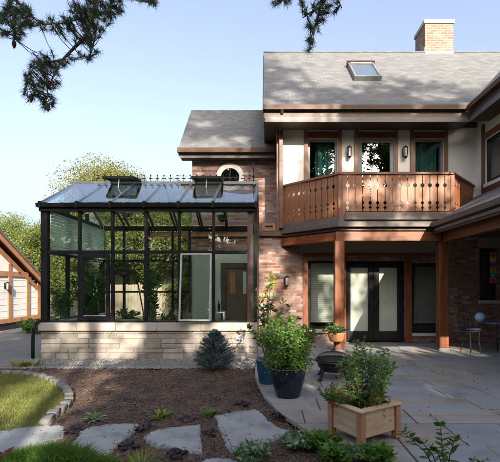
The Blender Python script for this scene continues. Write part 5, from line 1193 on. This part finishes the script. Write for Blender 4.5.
for px, py in ((14, 44), (48, 107), (31, 98)):
    c = bp(px, py, YP + rd.uniform(-.1, .1)); m = MB(); m.lathe([(.008, .05), (.022, .035), (.027, .01), (.024, -.02), (.012, -.05), (.004, -.06)], c, 9); m.build('pine_cone', 'cone', PN, smooth=True)

# ------------------------------------------------------------------ blue spruce
bsp = gnd(214.5, 371, -.03); t = thing('blue_spruce', 'small blue spruce in the mulch in front of the stone base', 'spruce', bsp)
hS, rS = .70, .36; m = MB(); m.tube([(0, 0, 0), (0, 0, hS * .96)], [.018, .004], 7); V = []; rng = np.random.default_rng(8); rd = random.Random(8)
for k in range(470):
    f = rd.random(); z = .03 + f * (hS - .04); rr = rS * 1.02 * (1 - f ** 2.3) ** .85 * rd.uniform(.72, 1.06) * min(1, .80 + f * 1.5) + .02; az = rd.uniform(0, 6.28)
    e = Vector((math.cos(az) * rr, math.sin(az) * rr, z + .04 + rr * .12)); s0 = Vector((0, 0, max(.02, z - rr * .25)))
    if k % 2 == 0: m.tube([s0, e], [.005, .002], 4, cap=False)
    dd = (e - s0).normalized(); nn = 75; u = rng.uniform(0, min(.20, rr * .8), nn)
    P0 = np.array(e)[None] - np.array(dd)[None] * u[:, None]; V.append(blades(P0, .034, .0048, np.array(dd) * .7, .65, rng))
o = m.build('stem', 'twig'); o.parent = t; o = quads_mesh('needles', np.concatenate(V), 3, 'spruce'); o.parent = t

# ------------------------------------------------------------------ potted shrub, blue pot with citrus
p0 = gnd(288, 396); t = thing('potted_shrub', 'bushy bright green shrub in a big glossy black pot', 'potted shrub', p0)
pot(t, [(.155, 0), (.165, .012), (.215, .20), (.238, .34), (.232, .355), (.245, .365), (.25, .385), (.245, .405), (.225, .405), (.215, .36), (.20, .30)], 'glaze_black', .212, .36, 40)
stems_plant(t, 64, .80, .42, 'bush_green', .056, 46, smat='green_stem', base_z=.34, seed=12, r0=.18, fr=.05, wide=.48, sr=.004, droop=.15)
m = MB(); V = []; rng = np.random.default_rng(3); n = 1300
a = rng.uniform(0, 6.28, n); zz_ = rng.uniform(-.06, .50, n); q = np.sqrt(rng.uniform(0.1, 1, n)) * (1 - .35 * np.abs(np.sin(a * 3.5 + zz_ * 9))); P = np.stack([np.cos(a) * q * .40, np.sin(a) * q * .40, .42 + zz_], -1)
o = quads_mesh('outer_leaves', leaf_quads(P, .055, .026, np.stack([np.cos(a), np.sin(a), -.1 + 0 * a], -1), .6, rng, .2), 4, 'bush_green'); o.parent = t
p1 = gnd(267, 383); t = thing('potted_citrus', 'tall open citrus with yellow green tips in a blue glazed pot', 'potted tree', p1)
pot(t, [(.11, 0), (.12, .01), (.155, .22), (.165, .33), (.175, .345), (.175, .375), (.155, .375), (.15, .33)], 'glaze_blue', .15, .33, 32)
m = MB(); PP = []; DD = []; TP = []; TD = []; rd = random.Random(14)
tips = [(271, 272, 1), (262, 293, 1), (256, 287, 1), (277, 276, 1), (284, 300, 0), (247, 328, 0), (252, 330, 0), (293, 303, 0), (270, 300, 0), (278, 310, 0), (262, 315, 0), (300, 318, 0), (268, 285, 1), (290, 318, 0), (256, 303, 0)]
for tx, ty, yl in tips:
    e = at(tx, ty, p1.y + rd.uniform(-.12, .12)) - p1; b0 = Vector((rd.uniform(-.02, .02), rd.uniform(-.02, .02), .32)); mid = Vector((e.x * .35, e.y * .5, .32 + (e.z - .32) * .6))
    m.tube([b0, mid, e], [.010, .007, .003], 6)
    for j in range(16):
        u = rd.uniform(.35, 1); v = b0.lerp(mid, u * 2) if u < .5 else mid.lerp(e, u * 2 - 1); az = rd.uniform(0, 6.28); dv = Vector((math.cos(az), math.sin(az), .35))
        if yl and u > .84: TP.append(v); TD.append(dv)
        else: PP.append(v); DD.append(dv)
o = m.build('stem', 'green_stem'); o.parent = t; rng = np.random.default_rng(4)
cv = lambda l: np.array([tuple(x) for x in l])
o = quads_mesh('leaf_mass', leaf_quads(cv(PP), .115, .05, cv(DD), .3, rng), 4, 'lemon_leaf'); o.parent = t
o = quads_mesh('young_leaves', leaf_quads(np.repeat(cv(TP), 2, 0), .10, .045, np.repeat(cv(TD), 2, 0), .4, rng), 4, 'lemon_tip'); o.parent = t
P = np.array([(-.06, -.12, .37)]) + rng.normal(size=(26, 3)) * .025
o = quads_mesh('blossom', leaf_quads(P, .03, .02, None, 1, rng), 4, 'red_flower'); o.parent = t

# ------------------------------------------------------------------ planter on the post
t = thing('post_planter', 'terracotta half basket with trailing green plant hung on the wooden porch post', 'planter', (gx(337, 8.5), 8.56, gz(342, 8.5)))
m = MB(); m.lathe([(.12, 0), (.15, .02), (.19, .14), (.205, .17), (.205, .20), (.185, .20), (.17, .15)], (0, 0, 0), 24); m.v = [(x, y * .62 , z) for x, y, z in m.v]; o = m.build('basket', 'terracotta', smooth=True); o.parent = t
m = MB(); m.box(-.02, .02, .105, .137, -.12, .22); m.tube([(0, .11, -.10), (0, -.02, -.02)], .010, 6); o = m.build('bracket', 'iron'); o.parent = t
stems_plant(t, 26, .20, .27, 'ivy', .085, 13, base_z=.17, seed=15, r0=.12, droop=.4)
rng = np.random.default_rng(44); P = np.array([(-.13, -.05, .27)]) + rng.normal(size=(90, 3)) * (.07, .05, .04)
o = quads_mesh('lime_leaves', leaf_quads(P, .075, .045, None, 1, rng, .3), 4, 'lime_leaf'); o.parent = t

# ------------------------------------------------------------------ fire pit
p2 = Vector((gx(333.5, 6.25), 6.25, 0)); t = thing('fire_pit', 'round black fire pit with domed mesh lid on short legs', 'fire pit', p2, R(20))
m = MB(); m.lathe([(.06, .115), (.19, .13), (.245, .19), (.265, .275), (.31, .285), (.31, .30), (.262, .30), (.235, .20), (.18, .15), (.02, .135)], (0, 0, 0), 36); o = m.build('bowl', 'iron', smooth=True); o.parent = t
for k in range(4):
    an = k * math.pi / 2 + .3; m = MB(); c, s_ = math.cos(an), math.sin(an)
    m.bar((c * .20, s_ * .20, .20), (c * .31, s_ * .31, .012), .035, .03, (c, s_, .3)); m.box(c * .31 - .03, c * .31 + .03, s_ * .31 - .03, s_ * .31 + .03, .002, .02); o = m.build('leg', 'iron'); o.parent = t
m = MB()
def dome(r): return .31 + .125 * math.sqrt(max(0, 1 - (r / .275) ** 2))
for k in range(28):
    an = k * 2 * math.pi / 28; m.tube([(r * math.cos(an), r * math.sin(an), dome(r)) for r in (.275, .26, .22, .15, .07, .01)], .0028, 4)
for r in (.24, .19, .14, .09, .05): m.tube([(r * math.cos(a), r * math.sin(a), dome(r)) for a in np.linspace(0, 2 * math.pi, 37)], .0028, 4)
m.tube([(.277 * math.cos(a), .277 * math.sin(a), .312) for a in np.linspace(0, 2 * math.pi, 37)], .010, 6)
LD = m.build('mesh_lid', 'iron'); LD.parent = t
m = MB(); m.tube([(-.03, 0, dome(.03)), (-.03, 0, .47), (.03, 0, .47), (.03, 0, dome(.03))], .007, 6); o = m.build('lid_handle', 'iron'); o.parent = LD

# ------------------------------------------------------------------ wooden planter box
pc = Vector((.98, 3.865, 0)); rzp = R(31.7); t = thing('planter_box', 'square cedar planter box on corner legs holding herbs and red flowers', 'planter box', pc, rzp)
Lx, Ly, zt_, zbm = .238, .20, .35, .085
def local(m, nm, mat, bev=.004, par=None):
    o = m.build(nm, mat, bevel=bev); o.parent = par or t; return o
for sx in (-1, 1):
    for sy in (-1, 1): m = MB(); m.box(sx * Lx - .032, sx * Lx + .032, sy * Ly - .032, sy * Ly + .032, .004, zt_ - .022); local(m, 'leg', 'cedar_post')
for sy in (-1, 1): m = MB(); m.box(-Lx + .033, Lx - .033, sy * Ly - .012, sy * Ly + .012, zbm, zt_ - .022); local(m, 'side_board', 'cedar')
for sx in (-1, 1): m = MB(); m.box(sx * Lx - .012, sx * Lx + .012, -Ly + .033, Ly - .033, zbm, zt_ - .022); local(m, 'side_board', 'cedar')
m = MB(); e = .04
m.box(-Lx - e, Lx + e, -Ly - e, -Ly + .035, zt_ - .02, zt_); m.box(-Lx - e, Lx + e, Ly - .035, Ly + e, zt_ - .02, zt_); m.box(-Lx - e, -Lx + .035, -Ly + .036, Ly - .036, zt_ - .02, zt_); m.box(Lx - .035, Lx + e, -Ly + .036, Ly - .036, zt_ - .02, zt_); local(m, 'top_rim', 'cedar')
m = MB(); m.box(-Lx + .013, Lx - .013, -Ly + .013, Ly - .013, .20, .285); local(m, 'soil', 'soil', 0)
HB = thing('herb_plant', 'tall bushy herb with yellowing lower leaves growing in the cedar planter box', 'herb', pc + Vector((.03, .03, .285)), 0)
stems_plant(HB, 40, .72, .31, 'herb', .060, 40, base_z=0, seed=16, r0=.16, fr=.1, wide=.36, sr=.0035, droop=.25)
rng = np.random.default_rng(17); P = np.array([(.06, -.13, .07)]) + rng.normal(size=(170, 3)) * (.06, .05, .055)
o = quads_mesh('yellow_leaves', leaf_quads(P, .045, .018, None, 1, rng, .3), 4, 'herb_yellow'); o.parent = HB
FL = thing('red_flower_plant', 'low sprawling plant with small red flowers at the left of the planter box', 'flower', pc + Vector((-.22, .02, .285)), 0)
stems_plant(FL, 34, .24, .24, 'herb', .05, 22, base_z=0, seed=18, r0=.08, wide=.4, sr=.003)
rd = random.Random(4)
for k in range(15):
    c = np.array((rd.gauss(-.04, .11), rd.gauss(-.04, .10), rd.uniform(.03, .26))); P = c + np.random.default_rng(k).normal(size=(9, 3)) * .007
    o = quads_mesh('flower', leaf_quads(P, .024, .015, None, 1, rng), 4, 'red_flower'); o.parent = FL

# ------------------------------------------------------------------ bistro chair, table, globe
tb = Vector((gx(497, 8.55), 8.55, 0)); t = thing('bistro_table', 'small round metal table under the porch at the right edge', 'table', tb)
m = MB(); m.lathe([(.36, .665), (.37, .672), (.37, .684), (.36, .69), (.01, .692)], (0, 0, 0), 40); local(m, 'table_top', 'table_top', 0)
for k in range(3):
    an = k * 2.094 + 1.0; c, s_ = math.cos(an), math.sin(an)
    m = MB(); m.tube([(c * .27, s_ * .27, .664), (c * .13, s_ * .13, .40), (c * .16, s_ * .16, .2), (c * .30, s_ * .30, .008)], .011, 8); local(m, 'leg', 'iron', 0)
m = MB(); m.tube([(.14 * math.cos(a), .14 * math.sin(a), .32) for a in np.linspace(0, 6.283, 25)], .008, 6); local(m, 'leg_ring', 'iron', 0)
m = MB(); m.lathe([(.105 * math.sin(a), -.105 * math.cos(a)) for a in np.linspace(.02, 3.12, 18)], (0, 0, 0), 28); o = m.build('gazing_globe', 'globe', smooth=True); 
o.location = (gx(480, 8.5), 8.5, .692 + .105); tag(o, 'pale blue glass globe at the left side of the bistro table', 'globe')
cc = Vector((gx(473, 8.5) - .02, 8.55, 0)); t = thing('bistro_chair', 'black wrought iron chair with dark blue cushion beside the bistro table', 'chair', cc, R(15))
m = MB(); m.lathe([(.185, .49), (.20, .50), (.20, .51), (.01, .512)], (0, 0, 0), 28); local(m, 'seat', 'iron', 0)
m = MB(); m.lathe([(.16, .513), (.205, .53), (.21, .555), (.18, .578), (.02, .585)], (0, 0, 0), 28); o = local(m, 'cushion', 'cushion', 0); o.data.polygons.foreach_set('use_smooth', [True] * len(o.data.polygons))
for k in range(4):
    an = k * math.pi / 2 + .785; c, s_ = math.cos(an), math.sin(an)
    m = MB(); m.tube([(c * .17, s_ * .17, .488), (c * .15, s_ * .15, .3), (c * .2, s_ * .2, .006)], .010, 7); local(m, 'leg', 'iron', 0)
m = MB(); m.tube([(-.17, .12, .50), (-.19, .20, .80), (-.12, .23, .93), (0, .24, .97), (.12, .23, .93), (.19, .20, .80), (.17, .12, .50)], .010, 7)
for dx in (-.09, 0, .09): m.tube([(dx, .15, .50), (dx * 1.1, .21, .75), (dx, .235, .95)], .006, 6)
local(m, 'backrest', 'iron', 0)

# ------------------------------------------------------------------ small plants in the bed
def rosette(name, label, cat, px, py, n, L, W_, mat, up=.8, group=None, seed=0, stemmed=False, spread=.35, z=-.03, extra=None, r=.03):
    p = gnd(px, py, z); t = thing(name, label, cat, p, 0, group); rng = np.random.default_rng(seed)
    a = rng.uniform(0, 6.28, n); q = rng.uniform(.2, 1, n)
    P = np.stack([np.cos(a) * r * q, np.sin(a) * r * q, rng.uniform(0, .02, n)], -1); D = np.stack([np.cos(a) * (1.1 - q * .3), np.sin(a) * (1.1 - q * .3), up * rng.uniform(.3, 1.4, n)], -1)
    # each leaf: two quads so that it arches
    d = unit(D + rng.normal(size=D.shape) * spread * .4); s = unit(np.cross(d, np.array([0, 0, 1.0]))); l = (L * rng.uniform(.6, 1.15, n))[:, None]; w_ = (W_ * rng.uniform(.7, 1.1, n))[:, None]
    M_ = P + d * l * .5; E = P + d * l * .95 - np.array([0, 0, 1.0]) * l * .18
    V = np.stack([P - s * w_ * .12, M_ - s * w_ * .5, E, M_ + s * w_ * .5, P + s * w_ * .12], 1)
    f = quads_mesh('leaf_mass', V, 5, mat); f.parent = t
    if extra: 
        m = MB(); rdx = random.Random(seed)
        for k in range(extra): m.tube([(0, 0, 0), (rdx.uniform(-.02, .02), rdx.uniform(-.02, .02), L * .6), (rdx.uniform(-.05, .05), rdx.uniform(-.05, .05), L * 1.1)], [.003, .002, .001], 4)
        o = m.build('stem', 'green_stem'); o.parent = t
    return t
rosette('hosta', 'small variegated plant with a yellow spike behind the pointed flagstone', 'plant', 94, 421, 26, .15, .05, 'variegated', .5, None, 51, r=.05)
rosette('daylily', 'single bright lime blade plant rising from the variegated clump', 'plant', 97, 420, 7, .19, .022, 'lime_leaf', 1.6, None, 52)
rosette('hosta', 'small lime green plant in the mulch behind the rounded flagstone', 'plant', 160, 419, 34, .15, .035, 'lime_leaf', .9, None, 53, r=.05)
rosette('hosta', 'small fresh green plant in the mulch left of the largest flagstone', 'plant', 209.5, 416, 36, .12, .035, 'fern_grass', 1.0, None, 54, r=.05)
rosette('autumn_seedling', 'thin orange seedling in the mulch between wall and flagstones', 'plant', 165, 372, 16, .12, .02, 'terracotta', 1.3, None, 55, extra=2)
for k, (px, py, s) in enumerate(((18, 367, .22), (33, 366, .2), (24, 366, .15))):
    rosette('border_plant', ['yellowing plant by the driveway edge, leftmost of the border row', 'yellow green plant nearest the greenhouse in the border row', 'small plant between the two yellowing border plants'][k], 'plant', px, py, 34, s, .03, ['herb_yellow', 'lime_leaf', 'herb_yellow'][k], 1.1, 'plants at the driveway edge', 60 + k, r=.09)
for k, (px, py) in enumerate(((28, 333), (34, 331), (38, 334))):
    p = gnd(px, py, -.03); t = thing('hedge_plant', ['leafy green plant at the foot of the garage wall', 'leafy green plant between garage and greenhouse corner', 'leafy green plant touching the greenhouse downspout'][k], 'plant', p, 0, 'green plants between garage and greenhouse'); stems_plant(t, 20, .45, .35, 'bush_green', .13, 12, seed=70 + k)
darks = [((144, 429), 'dark purple clump between the pointed and rounded flagstones'), ((128, 447), 'dark purple clump in front of the pointed flagstone'), ((177, 455), 'dark purple clump in front of the rounded flagstone'), ((188, 421), 'dark purple clump behind the rounded flagstone'), ((210, 435), 'dark purple clump between the rounded and largest flagstones'), ((243, 405), 'dark purple clump just behind the largest flagstone'), ((279, 417), 'dark purple clump beside the curved patio edge'), ((240, 428), None), ((72, 432), 'dark purple clump between the lawn-side and pointed flagstones')]
for k, (pp, lab) in enumerate(darks):
    if lab: rosette('heuchera', lab, 'plant', pp[0], pp[1], 30, .075, .05, 'dark_leaf', .35, 'dark heucheras among the flagstones', 80 + k, r=.07)
# bright grassy clump, lower left
p = gnd(42, 470, -.03); t = thing('grass_clump', 'bright green feathery clump at the bottom left corner', 'plant', p); rng = np.random.default_rng(90); V = []
for k in range(16):
    cx_, cy_ = rng.normal() * .17, rng.normal() * .07; n = 330; a = rng.uniform(0, 6.28, n); q = np.sqrt(rng.uniform(0, 1, n)); hgt = rng.uniform(.10, .20)
    P = np.stack([cx_ + np.cos(a) * q * .05, cy_ + np.sin(a) * q * .04, rng.uniform(0, .03, n)], -1); D = np.stack([np.cos(a) * q * 1.0 + cx_ * 1.5, np.sin(a) * q * 1.0, 1.0 - q * .3], -1)
    V.append(blades(P, hgt, .0075, D, .30, rng)); P2 = P + unit(D) * hgt * rng.uniform(.3, .75, (n, 1)); V.append(blades(P2, hgt * .4, .007, D, .8, rng))
o = quads_mesh('leaf_mass', np.concatenate(V), 3, 'fern_grass'); o.parent = t
rosette('coleus', 'wine red leaves at the bottom left corner beside the grassy clump', 'plant', 4, 459, 22, .10, .06, 'wine_leaf', .4, None, 91, r=.06)
rosette('sedge', 'pale yellow green sedge tuft at the bottom edge between two flagstones', 'plant', 140, 469, 60, .17, .014, 'lime_leaf', 1.5, None, 92, r=.09)
rosette('sedge', 'thin brownish sedge tuft at the bottom edge right of the grassy clump', 'plant', 105, 465, 44, .12, .010, 'herb_yellow', 1.4, None, 93, r=.08)
LT = thing('lamium', 'variegated leafy clump in front of the largest flagstone', 'plant', gnd(252, 462, -.03)); stems_plant(LT, 30, 0.15, 0.15, 'variegated', 0.06, 11, seed=94, r0=.07, wide=0.66, sr=.003, fr=.3)
LT = thing('lamium', 'silvery variegated clump between the largest flagstone and the patio edge', 'plant', gnd(298, 449, -.03)); stems_plant(LT, 30, 0.15, 0.15, 'variegated', 0.06, 11, seed=95, r0=.07, wide=0.66, sr=.003, fr=.3)
LT = thing('ground_plant', 'fresh green leafy plant right of the silvery clump at the patio edge', 'plant', gnd(322, 452, -.03)); stems_plant(LT, 30, 0.19, 0.15, 'fern_grass', 0.07, 11, seed=96, r0=.07, wide=0.66, sr=.003, fr=.3)
LT = thing('lamium', 'silvery leafy clump directly in front of the cedar planter', 'plant', gnd(352, 463, -.03)); stems_plant(LT, 30, 0.15, 0.15, 'variegated', 0.06, 11, seed=97, r0=.07, wide=0.66, sr=.003, fr=.3)
LT = thing('ground_plant', 'fresh green leaves in front of the planter at the bottom edge', 'plant', gnd(376, 466, -.03)); stems_plant(LT, 30, 0.19, 0.15, 'fern_grass', 0.07, 11, seed=98, r0=.07, wide=0.66, sr=.003, fr=.3)
LT = thing('ground_plant', 'green leaves at the bottom edge left of the planter leg', 'plant', gnd(335, 466, -.03)); stems_plant(LT, 30, 0.19, 0.15, 'bush_green', 0.07, 11, seed=99, r0=.07, wide=0.66, sr=.003, fr=.3)
# viburnum sprays at the bottom right
def spray(label, base, tips, L, W_, seed):
    b = at(*base); b.z = max(b.z, -.03); t = thing('leafy_spray', label, 'plant', b, 0, 'leafy sprays at the bottom right'); m = MB(); rd = random.Random(seed); PP = []; DD = []
    for tx, ty, Yt, bend in tips:
        e = at(tx, ty, Yt) - b; mid = e * .5 + Vector((0, 0, bend)); m.tube([(0, 0, 0), mid, e], [.006, .004, .002], 6)
        for u in (.40, .52, .64, .76, .86, .95, 1.0):
            v = (Vector().lerp(mid, u * 2) if u < .5 else mid.lerp(e, u * 2 - 1)); dirv = (e - mid).normalized()
            for sg in (-1, 1):
                PP.append(v); DD.append(dirv * .7 + Vector((sg * .75, rd.uniform(-.6, .3), rd.uniform(-.25, .35))))
    o = m.build('stem', 'twig'); o.parent = t; rng = np.random.default_rng(seed); P = cv(PP); D = unit(cv(DD)); n = len(P); s = unit(np.cross(D, np.array([0, .35, 1.0]) + rng.normal(size=(n, 3)) * .25)); l = (L * rng.uniform(.65, 1.15, n))[:, None]; w_ = (W_ * rng.uniform(.8, 1.1, n))[:, None]
    dn = np.array([0, 0, 1.0])
    V = np.stack([P, P + D * l * .3 - s * w_ * .46, P + D * l * .62 - s * w_ * .4 - dn * l * .05, P + D * l - dn * l * .16, P + D * l * .62 + s * w_ * .4 - dn * l * .05, P + D * l * .3 + s * w_ * .46], 1)
    o = quads_mesh('leaf_mass', V, 6, 'bush_green'); o.parent = t
spray('leafy shrub spray reaching over the patio at the bottom right', (445, 486, 2.75), [(404, 433, 2.75, .06), (440, 424, 2.8, .05), (455, 438, 2.7, .05), (420, 440, 2.7, .06), (436, 448, 2.65, .05)], .085, .05, 101)
spray('small leafy tip at the bottom edge right of the larger spray', (474, 488, 2.7), [(472, 460, 2.7, .02), (480, 463, 2.72, .02)], .05, .03, 102)
